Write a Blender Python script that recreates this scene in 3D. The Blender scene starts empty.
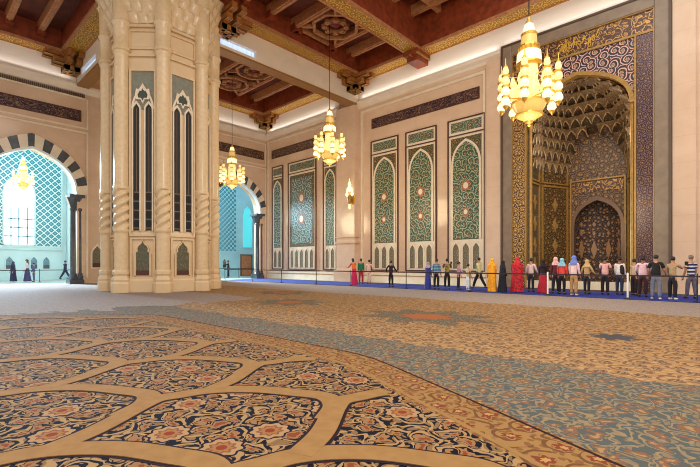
import bpy, bmesh, math, random
from mathutils import Vector, Matrix
random.seed(7)
PI = math.pi
sc = bpy.context.scene
COL = sc.collection
cos, sin, R = math.cos, math.sin, math.radians

# ------------------------------------------------------------------ helpers
def lin(c):
    o = []
    for v in c[:3]:
        v = v / 255.0
        o.append(v / 12.92 if v <= .04045 else ((v + .055) / 1.055) ** 2.4)
    return (o[0], o[1], o[2], 1.0)

class S:
    """a float socket with arithmetic"""
    def __init__(self, nt, s): self.nt, self.s = nt, s
    def _m(self, op, *a):
        n = self.nt.nodes.new('ShaderNodeMath'); n.operation = op
        for i, x in enumerate((self,) + a):
            if isinstance(x, S): self.nt.links.new(x.s, n.inputs[i])
            else: n.inputs[i].default_value = x
        return S(self.nt, n.outputs[0])
    def __add__(s, o): return s._m('ADD', o)
    def __sub__(s, o): return s._m('SUBTRACT', o)
    def __mul__(s, o): return s._m('MULTIPLY', o)
    def __truediv__(s, o): return s._m('DIVIDE', o)
    def lt(s, o): return s._m('LESS_THAN', o)
    def gt(s, o): return s._m('GREATER_THAN', o)
    def sin(s): return s._m('SINE')
    def cos(s): return s._m('COSINE')
    def abs(s): return s._m('ABSOLUTE')
    def fract(s): return s._m('FRACT')
    def sqrt(s): return s._m('SQRT')
    def max(s, o): return s._m('MAXIMUM', o)
    def min(s, o): return s._m('MINIMUM', o)
    def atan2(s, o): return s._m('ARCTAN2', o)
    def inv(s): return (s * -1.0) + 1.0
    def ramp(s, a, b):
        n = s.nt.nodes.new('ShaderNodeMapRange'); n.clamp = True
        n.inputs[1].default_value = a; n.inputs[2].default_value = b
        s.nt.links.new(s.s, n.inputs[0]); return S(s.nt, n.outputs[0])

class T:
    """a material's node tree"""
    def __init__(self, name, rough=.6, metal=0.0, spec=.5):
        m = bpy.data.materials.new(name); m.use_nodes = True
        self.m, self.nt = m, m.node_tree
        self.b = self.nt.nodes['Principled BSDF']
        self.b.inputs['Roughness'].default_value = rough
        self.b.inputs['Metallic'].default_value = metal
        self.b.inputs['Specular IOR Level'].default_value = spec
        self.tc = self.nt.nodes.new('ShaderNodeTexCoord')
        sp = self.nt.nodes.new('ShaderNodeSeparateXYZ')
        self.nt.links.new(self.tc.outputs['Object'], sp.inputs[0])
        self.x, self.y, self.z = [S(self.nt, o) for o in sp.outputs]
    def vec(self, u, v, w=0.0):
        n = self.nt.nodes.new('ShaderNodeCombineXYZ')
        for i, k in enumerate((u, v, w)):
            if isinstance(k, S): self.nt.links.new(k.s, n.inputs[i])
            else: n.inputs[i].default_value = k
        return n.outputs[0]
    def noise(self, vec, scale, detail=2, rough=.5, dist=0.0):
        n = self.nt.nodes.new('ShaderNodeTexNoise')
        n.inputs['Scale'].default_value = scale; n.inputs['Detail'].default_value = detail
        n.inputs['Roughness'].default_value = rough; n.inputs['Distortion'].default_value = dist
        if vec is not None: self.nt.links.new(vec, n.inputs['Vector'])
        return S(self.nt, n.outputs['Fac'])
    def vor(self, vec, rnd=1.0):
        n = self.nt.nodes.new('ShaderNodeTexVoronoi'); n.voronoi_dimensions = '2D'
        n.inputs['Scale'].default_value = 1.0; n.inputs['Randomness'].default_value = rnd
        self.nt.links.new(vec, n.inputs['Vector'])
        sp = self.nt.nodes.new('ShaderNodeSeparateXYZ'); self.nt.links.new(n.outputs['Position'], sp.inputs[0])
        sc_ = self.nt.nodes.new('ShaderNodeSeparateColor'); self.nt.links.new(n.outputs['Color'], sc_.inputs[0])
        return S(self.nt, n.outputs['Distance']), S(self.nt, sp.outputs[0]), S(self.nt, sp.outputs[1]), S(self.nt, sc_.outputs[0])
    def mix(self, f, a, b):
        n = self.nt.nodes.new('ShaderNodeMix'); n.data_type = 'RGBA'
        if isinstance(f, S): self.nt.links.new(f.s, n.inputs[0])
        else: n.inputs[0].default_value = f
        for i, c in ((6, a), (7, b)):
            if isinstance(c, tuple): n.inputs[i].default_value = lin(c)
            else: self.nt.links.new(c, n.inputs[i])
        return n.outputs[2]
    def color(self, c):
        if isinstance(c, tuple): self.b.inputs['Base Color'].default_value = lin(c)
        else: self.nt.links.new(c, self.b.inputs['Base Color'])
        return self
    def bump(self, h, strength=.3, dist=.02):
        n = self.nt.nodes.new('ShaderNodeBump'); n.inputs['Strength'].default_value = strength
        n.inputs['Distance'].default_value = dist
        self.nt.links.new(h.s, n.inputs['Height']); self.nt.links.new(n.outputs[0], self.b.inputs['Normal'])
        return self
    def emit(self, c, s):
        self.b.inputs['Emission Color'].default_value = lin(c); self.b.inputs['Emission Strength'].default_value = s
        return self
    def arab(self, u, v, scale, ground, vine, leaf, flower, core, turns=3.0, vw=.15, lw=.27, fl=.27, rnd=.75, warp=.12):
        """scrolling arabesque: spirals of vine round flower heads, small leaves between"""
        u, v = u * scale, v * scale
        if warp:
            nz = self.noise(self.vec(u, v), 1.3, 1); nz2 = self.noise(self.vec(v + 7.3, u), 1.3, 1)
            u, v = u + (nz - .5) * (warp * 4), v + (nz2 - .5) * (warp * 4)
        d, px, py, rc = self.vor(self.vec(u, v), rnd)
        a = (v - py).atan2(u - px)
        fr = (d * turns + a / (2 * PI)).fract()
        vine_m = ((fr - .5).abs()).lt(vw)
        d2, qx, qy, rc2 = self.vor(self.vec(u * 3.1 + 3.7, v * 3.1), 1.0)
        leaf_m = (d2).lt(lw)
        pet = (a * 6.0).cos() * .05 + fl
        fm = d.lt(pet); fo = d.lt(pet + .05); cm = d.lt(pet * .45)
        c = self.mix(leaf_m, ground, leaf)
        c = self.mix(vine_m, c, vine)
        c = self.mix(fo, c, ground)
        c = self.mix(fm, c, flower)
        c = self.mix(cm, c, core)
        return c

_mats = {}
def flat(name, c, rough=.6, metal=0.0, spec=.5, var=.0, vs=6.0):
    k = (name, c)
    if k in _mats: return _mats[k]
    t = T(name, rough, metal, spec)
    if var:
        n = t.noise(t.tc.outputs['Object'], vs, 3)
        t.color(t.mix(n.ramp(.3, .7), tuple(x * (1 - var) for x in c), tuple(min(255, x * (1 + var)) for x in c)))
    else: t.color(c)
    _mats[k] = t.m
    return t.m

class MB:
    def __init__(self, M=None): self.v, self.f, self.mi, self.M, self.k = [], [], [], M, 0
    def add(self, vs, fs):
        o = len(self.v)
        for p in vs:
            p = Vector(p)
            self.v.append(self.M @ p if self.M else p)
        for f in fs: self.f.append([i + o for i in f]); self.mi.append(self.k)
        return self
    def box(self, x0, x1, y0, y1, z0, z1):
        return self.add([(x, y, z) for z in (z0, z1) for y in (y0, y1) for x in (x0, x1)],
            [(0, 2, 3, 1), (4, 5, 7, 6), (0, 1, 5, 4), (2, 6, 7, 3), (0, 4, 6, 2), (1, 3, 7, 5)])
    def prism(self, poly, axis, a0, a1):
        f = {'x': lambda u, v, a: (a, u, v), 'y': lambda u, v, a: (u, a, v), 'z': lambda u, v, a: (u, v, a)}[axis]
        n = len(poly)
        vs = [f(u, v, a0) for u, v in poly] + [f(u, v, a1) for u, v in poly]
        fs = [list(range(n))[::-1], list(range(n, 2 * n))] + [(i, (i + 1) % n, n + (i + 1) % n, n + i) for i in range(n)]
        return self.add(vs, fs)
    def band(self, A, B, axis, a0, a1):
        """solid between two open curves A and B (same count) extruded along axis"""
        f = {'x': lambda u, v, a: (a, u, v), 'y': lambda u, v, a: (u, a, v), 'z': lambda u, v, a: (u, v, a)}[axis]
        n = len(A); vs = []
        for a in (a0, a1):
            vs += [f(u, v, a) for u, v in A] + [f(u, v, a) for u, v in B]
        fs = []
        for i in range(n - 1):
            fs += [(i, i + 1, n + i + 1, n + i), (2 * n + i, 3 * n + i, 3 * n + i + 1, 2 * n + i + 1),
                   (i, 2 * n + i, 2 * n + i + 1, i + 1), (n + i, n + i + 1, 3 * n + i + 1, 3 * n + i)]
        for e in (0, n - 1): fs.append((e, n + e, 3 * n + e, 2 * n + e))
        return self.add(vs, fs)
    def grid(self, fn, nu, nv, wrap=False):
        vs = [fn(i / nu, j / nv) for j in range(nv + 1) for i in range(nu if wrap else nu + 1)]
        w = nu if wrap else nu + 1
        fs = []
        for j in range(nv):
            for i in range(nu):
                a, b = j * w + i, j * w + (i + 1) % w
                fs.append((a, b, b + w, a + w))
        return self.add(vs, fs)
    def lathe(self, prof, cx=0, cy=0, seg=16, ph=0.0, cap=True):
        n = len(prof); vs, fs = [], []
        for r, z in prof:
            for k in range(seg):
                a = ph + 2 * PI * k / seg
                vs.append((cx + r * cos(a), cy + r * sin(a), z))
        for j in range(n - 1):
            for k in range(seg):
                k2 = (k + 1) % seg
                fs.append((j * seg + k, j * seg + k2, (j + 1) * seg + k2, (j + 1) * seg + k))
        if cap:
            fs.append(list(range(seg))[::-1]); fs.append([(n - 1) * seg + k for k in range(seg)])
        return self.add(vs, fs)
    def tube(self, p, r, seg=6):
        p = [Vector(q) for q in p]; vs, fs = [], []
        for i, q in enumerate(p):
            t = (p[min(i + 1, len(p) - 1)] - p[max(i - 1, 0)]).normalized()
            up = Vector((0, 0, 1)) if abs(t.z) < .9 else Vector((1, 0, 0))
            a = t.cross(up).normalized(); b = t.cross(a)
            rr = r[i] if isinstance(r, (list, tuple)) else r
            for k in range(seg):
                w = 2 * PI * k / seg; vs.append(q + a * (rr * cos(w)) + b * (rr * sin(w)))
        for i in range(len(p) - 1):
            for k in range(seg):
                k2 = (k + 1) % seg
                fs.append((i * seg + k, i * seg + k2, (i + 1) * seg + k2, (i + 1) * seg + k))
        fs.append(list(range(seg))[::-1]); fs.append([(len(p) - 1) * seg + k for k in range(seg)])
        return self.add(vs, fs)
    def rect_frame(self, axis, u0, u1, v0, v1, w, a0, a1):
        for q in ((u0, u1, v0, v0 + w), (u0, u1, v1 - w, v1), (u0, u0 + w, v0 + w, v1 - w), (u1 - w, u1, v0 + w, v1 - w)):
            self.prism([(q[0], q[2]), (q[1], q[2]), (q[1], q[3]), (q[0], q[3])], axis, a0, a1)
        return self
    def build(self, name, mat, parent=None, smooth=False, bevel=0.0):
        me = bpy.data.meshes.new(name)
        me.from_pydata([tuple(v) for v in self.v], [], self.f)
        mats = mat if isinstance(mat, (list, tuple)) else [mat]
        for m in mats: me.materials.append(m)
        if len(mats) > 1: me.polygons.foreach_set('material_index', self.mi)
        bm = bmesh.new(); bm.from_mesh(me)
        bmesh.ops.recalc_face_normals(bm, faces=bm.faces); bm.to_mesh(me); bm.free()
        if smooth:
            me.shade_smooth(); me.set_sharp_from_angle(angle=R(40))
        o = bpy.data.objects.new(name, me); COL.objects.link(o)
        if parent:
            o.parent = parent
            o.matrix_parent_inverse = parent.matrix_basis.inverted()
        if bevel:
            b = o.modifiers.new('bevel', 'BEVEL'); b.width = bevel; b.segments = 2; b.limit_method = 'ANGLE'
        return o

def tag(o, label=None, cat=None, group=None, kind=None):
    if label: o['label'] = label
    if cat: o['category'] = cat
    if group: o['group'] = group
    if kind: o['kind'] = kind
    return o
def empty(name, loc, label, cat, group=None):
    o = bpy.data.objects.new(name, None); COL.objects.link(o); o.location = loc; o.empty_display_size = .2
    return tag(o, label, cat, group, 'thing')
def struct(name, mb, m, parent=None, **k):
    o = mb.build(name, m, parent, **k)
    if not parent: o['kind'] = 'structure'
    return o
def copy_tree(o, parent=None):
    c = o.copy(); COL.objects.link(c)
    if parent: c.parent = parent
    for ch in list(o.children): copy_tree(ch, c)
    return c

def bez(p, n):
    o = []
    for i in range(n + 1):
        t = i / n; s = 1 - t
        o.append(tuple(s**3 * p[0][k] + 3 * s * s * t * p[1][k] + 3 * s * t * t * p[2][k] + t**3 * p[3][k] for k in (0, 1)))
    return o
def arch(c, w, zs, za, n=10):
    """pointed arch curve from the left springing over the apex to the right springing"""
    h = za - zs
    r = bez([(w, zs), (w, zs + h * .62), (w * .5, zs + h * .86), (0, za)], n)
    return [(c - x, z) for x, z in r] + [(c + x, z) for x, z in r[::-1][1:]]
def lancet(c, w, z0, z1):
    """ogee-headed lancet outline (closed)"""
    zs = z1 - w * 2.0
    hd = bez([(w, zs), (w * 1.05, zs + w * 1.1), (w * .25, z1 - w * .55), (0, z1)], 6)
    return [(c + w, z0)] + [(c + x, z) for x, z in hd] + [(c - x, z) for x, z in hd[::-1][1:]] + [(c - w, z0)]
def trefoil(c, w, z0, z1):
    zs = z1 - w * 2.1
    hd = [(w, zs), (w, zs + .25 * w), (w * .72, zs + .45 * w), (w * .78, zs + .9 * w), (w * .6, zs + 1.25 * w), (w * .3, zs + 1.5 * w), (w * .12, zs + 1.75 * w), (0, z1)]
    return [(c + w, z0)] + [(c + x, z) for x, z in hd] + [(c - x, z) for x, z in hd[::-1][1:]] + [(c - w, z0)]

# ------------------------------------------------------------------ materials
def marble(name, c1, c2, rough=.32, axis='xz', joints=True, jc=.86):
    t = T(name, rough, 0, .45)
    n = t.noise(t.tc.outputs['Object'], .8, 4, .6, .6)
    c = t.mix(n.ramp(.3, .7), c1, c2)
    if joints:
        fz = (t.z / 1.15).fract(); j = fz.lt(.012)
        c = t.mix(j * .5, c, tuple(x * jc for x in c1))
    t.color(c)
    return t.m
M = {}
M['wall'] = marble('warm marble', (214, 180, 150), (226, 194, 166), .13)
M['wall_pale'] = marble('pale marble', (226, 206, 182), (236, 218, 196), .35, joints=False)
M['pillar'] = marble('honey marble', (218, 187, 146), (228, 201, 162), .2)
M['pillar_hi'] = flat('honey marble carved', (221, 192, 151), .22, var=.03)
M['cove'] = flat('white plaster', (236, 226, 216), .7)
M['cream'] = flat('cream marble', (232, 214, 188), .35, var=.03, vs=2)
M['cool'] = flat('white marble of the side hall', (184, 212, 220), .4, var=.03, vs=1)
M['slate'] = flat('grey green slate', (128, 128, 112), .5, var=.06)
M['grey_marble'] = flat('grey veined marble', (138, 118, 98), .3, var=.07, vs=3)
M['dark_marble'] = flat('dark grey marble', (80, 82, 88), .25, var=.12, vs=3)
M['line'] = flat('dark red marble line', (84, 44, 30), .4)
M['corbel'] = flat('gilded brown wood', (158, 96, 44), .5, var=.15)
M['gold'] = flat('gold leaf', (168, 128, 64), .4, .2, var=.1, vs=8)
M['gold_bright'] = flat('bright gold', (226, 180, 80), .3, .7)
M['wood'] = flat('dark red brown wood', (128, 54, 24), .5, var=.18, vs=3)
M['wood_panel'] = flat('deep brown wood', (98, 40, 18), .6, var=.2, vs=2)
M['wood_light'] = flat('carved light brown wood', (178, 120, 76), .5, var=.12, vs=6)
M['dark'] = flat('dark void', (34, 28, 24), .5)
M['black'] = flat('black metal', (24, 22, 24), .4)
M['steel'] = flat('white painted post', (222, 216, 212), .35)
M['rail'] = flat('dark purple tape', (46, 26, 40), .6)
M['blue'] = flat('royal blue runner', (24, 42, 138), .85, var=.1, vs=5)
M['skin'] = flat('skin', (178, 128, 98), .55)
M['skin_dark'] = flat('darker skin', (128, 86, 62), .55)
M['hair'] = flat('black hair', (24, 20, 20), .5)
M['hair_grey'] = flat('grey hair', (120, 100, 88), .6)
M['door'] = flat('brown door wood', (206, 118, 74), .5, var=.1)

def panel_mat(name, ground, vine, leaf, flower, core, scale, axis='xz', rough=.35, metal=0.0, **k):
    t = T(name, rough, metal)
    u, v = {'xz': (t.x, t.z), 'yz': (t.y, t.z), 'xy': (t.x, t.y), 'pz': (t.x + t.y * 1.3, t.z), 'yx': (t.y, t.x)}[axis]
    t.color(t.arab(u, v, scale, ground, vine, leaf, flower, core, **k))
    return t.m
M['mosaic'] = panel_mat('green mosaic', (44, 78, 62), (180, 172, 134), (98, 134, 102), (112, 62, 48), (206, 172, 116), 2.3, turns=2.6, vw=.15, lw=.30, fl=.17)
M['mosaic_blue'] = panel_mat('teal mosaic', (44, 84, 94), (192, 196, 172), (110, 154, 146), (116, 84, 76), (214, 196, 156), 2.1, turns=2.6, vw=.15, lw=.28, fl=.17)
M['mosaic_dark'] = panel_mat('dark green mosaic', (58, 66, 46), (148, 116, 74), (92, 98, 62), (142, 72, 48), (206, 164, 100), 2.8, vw=.14, lw=.25, fl=.2)
M['mosaic_head'] = panel_mat('header mosaic', (76, 104, 84), (176, 164, 122), (58, 76, 88), (112, 66, 60), (206, 176, 120), 2.6, vw=.15, lw=.27, fl=.24)
M['niche_side'] = panel_mat('side niche mosaic', (92, 92, 74), (150, 140, 110), (72, 82, 66), (120, 90, 64), (170, 150, 116), 4.0, 'yz', vw=.14, lw=.25)
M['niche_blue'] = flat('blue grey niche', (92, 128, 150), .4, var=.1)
M['niche'] = panel_mat('niche mosaic', (98, 96, 76), (160, 148, 116), (72, 82, 66), (126, 92, 64), (180, 160, 120), 5.0, vw=.14, lw=.25)
M['gold_beam'] = panel_mat('gilded arabesque xy', (142, 98, 26), (226, 182, 72), (188, 140, 48), (170, 112, 40), (230, 190, 96), 2.6, 'xy', .45, .0, vw=.2, lw=.25)
M['mihrab_gold'] = panel_mat('gold and purple arabesque', (62, 40, 42), (214, 174, 100), (150, 108, 68), (170, 118, 62), (224, 190, 120), 3.6, 'xz', .28, .35, vw=.17, lw=.28)
M['mihrab_side'] = panel_mat('gold arabesque yz', (50, 40, 32), (156, 126, 78), (104, 90, 60), (146, 100, 60), (200, 170, 112), 3.6, 'yz', .28, .35, vw=.17, lw=.25)
M['mihrab_purple'] = panel_mat('deep purple inlay', (58, 34, 50), (150, 112, 84), (80, 52, 60), (124, 84, 68), (176, 132, 92), 4.6, 'xz', .25, .2, vw=.1, lw=.2, fl=.16)  # faint gold speckle on the purple: light glints put into the colour
M['mihrab_text'] = panel_mat('gilded writing on purple brown', (82, 54, 48), (190, 146, 78), (122, 84, 62), (198, 152, 70), (100, 70, 60), 2.6, 'xz', .3, .3, turns=2.2, vw=.14, lw=.2, fl=.12, warp=.3)
M['spandrel'] = panel_mat('pale scrolls on dark purple', (46, 26, 36), (222, 178, 164), (120, 86, 84), (196, 150, 120), (96, 110, 84), 2.3, 'xz', .35, 0, turns=3.2, vw=.17, lw=.14, fl=.16, warp=.06)
M['muq_a'] = panel_mat('bronze and purple scallops', (72, 54, 46), (106, 82, 60), (84, 64, 52), (112, 80, 54), (130, 100, 72), 5.0, 'xz', .4, 0, vw=.12, lw=.22)
M['muq_b'] = panel_mat('olive and gold scallops', (72, 62, 46), (110, 90, 62), (86, 74, 54), (100, 74, 54), (136, 110, 76), 5.0, 'xz', .4, 0, vw=.12, lw=.22)
M['muq_lip'] = panel_mat('bronze lip with painted light', (122, 98, 74), (160, 130, 92), (140, 112, 82), (150, 118, 82), (170, 140, 100), 5.0, 'xz', .4)  # lip and rim lighter than the hollows: edge light put into the colour
M['rim'] = flat('pale bronze rim', (196, 164, 118), .4)
M['blue_niche'] = panel_mat('midnight mosaic', (28, 26, 40), (134, 104, 74), (58, 50, 62), (150, 104, 66), (190, 150, 100), 4.2, 'xz', .7, 0, vw=.12, lw=.24)
t = T('gilded frieze', .4)
n1 = t.noise(t.vec(t.x * 2.2, t.z * 4.5, t.y * 2.2), 1.0, 2, .5, 1.6)
edge = ((n1 * 5.0).fract() - .5).abs().lt(.13)
t.color(t.mix(edge, (44, 24, 42), (150, 112, 84))); M['frieze'] = t.m
t = T('gilded brown frieze', .4)
n1 = t.noise(t.vec(t.x * 2.2, t.z * 4.5, t.y * 2.2), 1.0, 2, .5, 1.6)
edge = ((n1 * 5.0).fract() - .5).abs().lt(.14)
t.color(t.mix(edge, (58, 36, 30), (158, 122, 92))); M['frieze_brown'] = t.m
t = T('turquoise lattice tile', .3)     # diamond trellis
a = ((t.y * 1.9 + t.z * 1.9).fract() - .5).abs(); b = ((t.y * 1.9 - t.z * 1.9).fract() - .5).abs()
grid_ = a.max(b).gt(.40)
spot = (a + b).lt(.22)
c = t.mix(grid_, (40, 124, 146), (206, 226, 228)); c = t.mix(spot, c, (96, 172, 186)); t.color(c); M['lattice'] = t.m
t = T('lit window glass', .2); t.color((220, 235, 245)).emit((225, 244, 255), 1.7); M['daylight'] = t.m
t = T('lit clerestory glass', .2)
st = ((t.y * 3.1).fract()).lt(.12)
t.color((200, 220, 245)); t.b.inputs['Emission Strength'].default_value = 1.0
t.nt.links.new(t.mix(st, (176, 200, 240), (120, 120, 150)), t.b.inputs['Emission Color']); M['clerestory'] = t.m
t = T('turquoise window glass', .2); t.color((110, 210, 215)).emit((90, 215, 220), .55); M['turq_glass'] = t.m
t = T('lamp crystal', .15); t.color((240, 214, 140)).emit((255, 234, 168), .62); M['crystal'] = t.m
t = T('lamp crystal core', .15); t.color((244, 226, 170)).emit((255, 244, 200), .95); M['crystal_hot'] = t.m
t = T('amber glass bowl', .15); t.color((214, 176, 100)).emit((255, 212, 124), .36); M['amber'] = t.m

# carpets
t = T('navy arabesque carpet', .95, 0, .1)
c = t.arab(t.x, t.y, 4.3, (17, 16, 27), (150, 118, 80), (118, 90, 60), (136, 98, 64), (120, 58, 32), turns=2.8, vw=.19, lw=.34, fl=.24, rnd=1.0, warp=.25)
d, px_, py_, rc = t.vor(t.vec(t.x * 1.75 + 1.3, t.y * 1.75), .85)
an = (t.y * 1.75 - py_).atan2(t.x * 1.75 + 1.3 - px_); pt = (an * 9.0).cos() * .022
c = t.mix(d.lt(pt + .285) * rc.gt(.5), c, (22, 20, 34)); c = t.mix(d.lt(pt + .25) * rc.gt(.5), c, (154, 120, 86)); c = t.mix(d.lt(pt + .17) * rc.gt(.5), c, (118, 72, 48)); c = t.mix(d.lt(pt + .13) * rc.gt(.5), c, (140, 98, 58)); c = t.mix(d.lt(.07) * rc.gt(.5), c, (122, 50, 30))
t.color(c); M['navy_carpet'] = t.m
t = T('tan band carpet', .95, 0, .1)
n = t.noise(t.vec(t.x, t.y), 9, 2); t.color(t.mix(n.ramp(.3, .7), (136, 101, 61), (146, 110, 68))); M['band'] = t.m
t = T('dark outline carpet', .95, 0, .1); t.color((40, 28, 34)); M['band_dark'] = t.m
t = T('tan border carpet', .95, 0, .1)
c = t.arab(t.x, t.y, 3.6, (140, 104, 62), (100, 66, 42), (116, 80, 48), (112, 56, 36), (164, 126, 78), turns=2.2, vw=.12, lw=.30, fl=.22, rnd=.6)
t.color(c); M['border'] = t.m
t = T('teal and gold carpet', .95, 0, .1)
gold = t.arab(t.x, t.y, 3.3, (150, 114, 76), (110, 82, 62), (164, 132, 94), (82, 64, 58), (148, 118, 84), turns=2.0, vw=.14, lw=.3, fl=.2)
teal = t.arab(t.x, t.y, 4.4, (76, 80, 78), (132, 112, 84), (118, 102, 82), (118, 82, 60), (146, 116, 82), turns=2.4, vw=.12, lw=.32, fl=.24, rnd=1.0, warp=.3)
mauve = t.arab(t.x, t.y, 3.6, (142, 128, 122), (160, 138, 116), (116, 112, 122), (134, 106, 92), (164, 144, 124), turns=2.0, vw=.1, lw=.25, fl=.2)
wob = t.noise(t.vec(t.x, t.y), .9, 2) - .5
yy = t.y + wob * .9
f_gold = yy.gt(5.75) * yy.lt(13.6)
f_far = yy.gt(13.6).max((t.x + wob * 3).lt(-13.5) * yy.lt(9.5))  # mauve far border; left zone paled too, side hall daylight put into the colour
c = t.mix(f_gold, teal, gold); c = t.mix(f_far, c, mauve)
for (cx, cy, a_, b_, col) in ((-5.85, 9.0, 1.9, 1.5, teal), (-1.72, 8.75, .42, .42, (74, 70, 74)), (-11.5, 9.2, 1.5, 1.3, teal), (-15.5, 12.0, 1.6, 1.3, teal)):
    dx, dy = (t.x - cx) / a_, (t.y - cy) / b_
    rr = (dx * dx + dy * dy).sqrt(); an = dy.atan2(dx)
    md = rr.lt((an * 8.0).cos() * .18 + .8)
    c = t.mix(md, c, col)
    if a_ > 1: c = t.mix(rr.lt((an * 8.0).cos() * .05 + .33), c, (150, 92, 58))
t.color(c); M['field'] = t.m

# ------------------------------------------------------------------ constants
QY, LX, FX = 23.5, -32.8, -43.0
CEIL = 14.9

# ------------------------------------------------------------------ people (built first, while the scene is small)
def skin(name, V, E, rad, root, sub=1):
    me = bpy.data.meshes.new(name); me.from_pydata(V, E, [])
    o = bpy.data.objects.new(name, me); COL.objects.link(o)
    md = o.modifiers.new('skin', 'SKIN'); md.use_smooth_shade = True; md.branch_smoothing = .6
    for i, d in enumerate(me.skin_vertices[0].data):
        r = rad[i]; d.radius = (r, r) if not isinstance(r, tuple) else r
        d.use_root = (i == root)
    s = o.modifiers.new('sub', 'SUBSURF'); s.levels = sub; s.render_levels = sub
    dg = bpy.context.evaluated_depsgraph_get()
    m2 = bpy.data.meshes.new_from_object(o.evaluated_get(dg)); m2.name = name
    bpy.data.objects.remove(o); bpy.data.meshes.remove(me)
    m2.shade_smooth()
    return m2

def limb(p, L, fwd, out, side):
    """end of a limb of length L hanging from p; fwd/out in degrees"""
    f, o = R(fwd), R(out)
    return Vector(p) + Vector((side * L * sin(o), L * sin(f) * cos(o), -L * cos(f) * cos(o)))

def person(pos, H, head, label, top, bottom, bcol=None, scarf=None, hair='hair', sleeve='long', armL=(8, 4, 15), armR=(8, 4, 15),
           legL=(3, 3), legR=(-3, 3), skin_m='skin', look=0, lean=0, wide=1.0, female=False, held=None, cap=None, shoe=(30, 26, 26), vest=None):
    root = empty('person', (pos[0], pos[1], 0), label, 'person')
    W = wide * (.92 if female else 1.0)
    ln = lambda z: H * (z - .53) * sin(R(lean))          # forward lean of the trunk
    def B(x, y, z): return Vector((x * H * W, y * H + (ln(z) if z > .53 else 0), z * H))
    V, E, rad = [], [], []
    def add(p, r, par=None):
        V.append(tuple(p)); rad.append(tuple(k * H for k in r) if isinstance(r, tuple) else r * H)
        if par is not None: E.append((par, len(V) - 1))
        return len(V) - 1
    pel = add(B(0, 0, .53), (.056 * W, .044)); wst = add(B(0, 0, .615), (.052 * W, .042), pel); che = add(B(0, .004, .72), (.08 * W, .06), wst)
    upc = add(B(0, 0, .79), (.06 * W, .045), che); nck = add(B(0, .002, .845), .029, upc)
    hb = add(B(0, .012, .88), (.034, .040), nck); hm = add(B(0, .012, .925), (.043, .052), hb); ht = add(B(0, .006, .965), (.030, .036), hm)
    legs, arms = {}, {}
    for s, lg, ar in ((-1, legL, armL), (1, legR, armR)):
        hp = add(B(s * .05, 0, .505), .040, pel)
        k = limb(V[hp], .235 * H, lg[0], 2, s); kn = add(k, .036, hp)
        a = limb(k, .225 * H, lg[0] - lg[1], 1, s); an = add(a, .023, kn)
        legs[s] = (V[hp], tuple(k), tuple(a))
        te = add(a + Vector((s * .012 * H, .085 * H, -.022 * H)), .019, an)
        sh = add(B(s * .092, 0, .792), .033, upc)
        el_ = limb(V[sh], .17 * H, ar[0], ar[1], s); el = add(el_, .026, sh)
        w_ = limb(el_, .145 * H, ar[0] + ar[2], ar[1] * .4, s); wr = add(w_, .017, el)
        dr = (w_ - el_).normalized()
        pm = w_ + dr * .038 * H; pi = add(pm, (.018, .011), wr)
        arms[s] = (V[sh], tuple(el_), tuple(w_))
        sd = dr.cross(Vector((0, 1, 0))).normalized() if abs(dr.y) < .9 else Vector((1, 0, 0))
        nm = sd.cross(dr).normalized()
        for q, (off, ln_) in enumerate(((-.015, .038), (-.005, .044), (.005, .042), (.014, .034))):
            f1 = add(pm + dr * .020 * H + sd * off * H, .006, pi)
            f2 = add(pm + dr * (.020 + ln_ * .55) * H + sd * off * 1.1 * H + nm * .004 * H, .0052, f1)
            add(pm + dr * (.016 + ln_ * .95) * H + sd * off * 1.1 * H + nm * .014 * H, .0045, f2)
        t1 = add(w_ + dr * .016 * H + sd * -.020 * H + nm * .008 * H, .007, wr)
        add(w_ + dr * .042 * H + sd * -.030 * H + nm * .016 * H, .0055, t1)
    me = skin('body', V, E, rad, pel)
    sk = M[skin_m]
    def part(name, me_, m, par=root):
        if isinstance(me_, MB): o = me_.build(name, m, None, smooth=True)
        else:
            me_.materials.clear(); me_.materials.append(m); o = bpy.data.objects.new(name, me_); COL.objects.link(o)
        o.parent = par; return o
    body = part('body', me, sk)
    hc = Vector(V[hm]) + Vector((0, 0, .004 * H))
    lk = Matrix.Translation(hc) @ Matrix.Rotation(R(look), 4, 'Z')
    hd = MB(lk)                                          # face: nose, ears, mouth in one, eyes apart
    def ell(mb, c, r, nu=8, nv=6):
        mb.grid(lambda u, v: (c[0] + r[0] * cos(2 * PI * u) * sin(PI * v), c[1] + r[1] * sin(2 * PI * u) * sin(PI * v), c[2] - r[2] * cos(PI * v)), nu, nv, True)
    ell(hd, (0, .056 * H, -.008 * H), (.007 * H, .012 * H, .014 * H))
    part('nose', hd, sk)
    for s in (-1, 1):
        e = MB(lk); ell(e, (s * .043 * H, -.002 * H, -.006 * H), (.006 * H, .012 * H, .018 * H)); part('ear', e, sk)
        e = MB(lk); ell(e, (s * .017 * H, .047 * H, .004 * H), (.006 * H, .005 * H, .005 * H), 6, 4); part('eye', e, M['black'])
    e = MB(lk); ell(e, (0, .05 * H, -.03 * H), (.014 * H, .005 * H, .004 * H), 6, 4); part('mouth', e, flat('lips', (140, 70, 62), .5))
    topm = top if not isinstance(top, tuple) else flat('cloth %d %d %d' % top, top, .85, var=.08, vs=9)
    # upper garment grown on the same joints, slightly larger
    V2, E2, r2 = [], [], []
    def a2(p, r, par=None):
        V2.append(tuple(p)); r2.append(tuple(k * H for k in r) if isinstance(r, tuple) else r * H)
        if par is not None: E2.append((par, len(V2) - 1))
        return len(V2) - 1
    p0 = a2(B(0, 0, .475), (.094 * W, .076)); p1 = a2(B(0, 0, .59), (.083 * W, .069), p0); p2 = a2(B(0, .004, .72), (.086 * W, .069), p1); p3 = a2(B(0, 0, .80), (.066 * W, .05), p2)
    a2(B(0, 0, .832), .036, p3)
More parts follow.
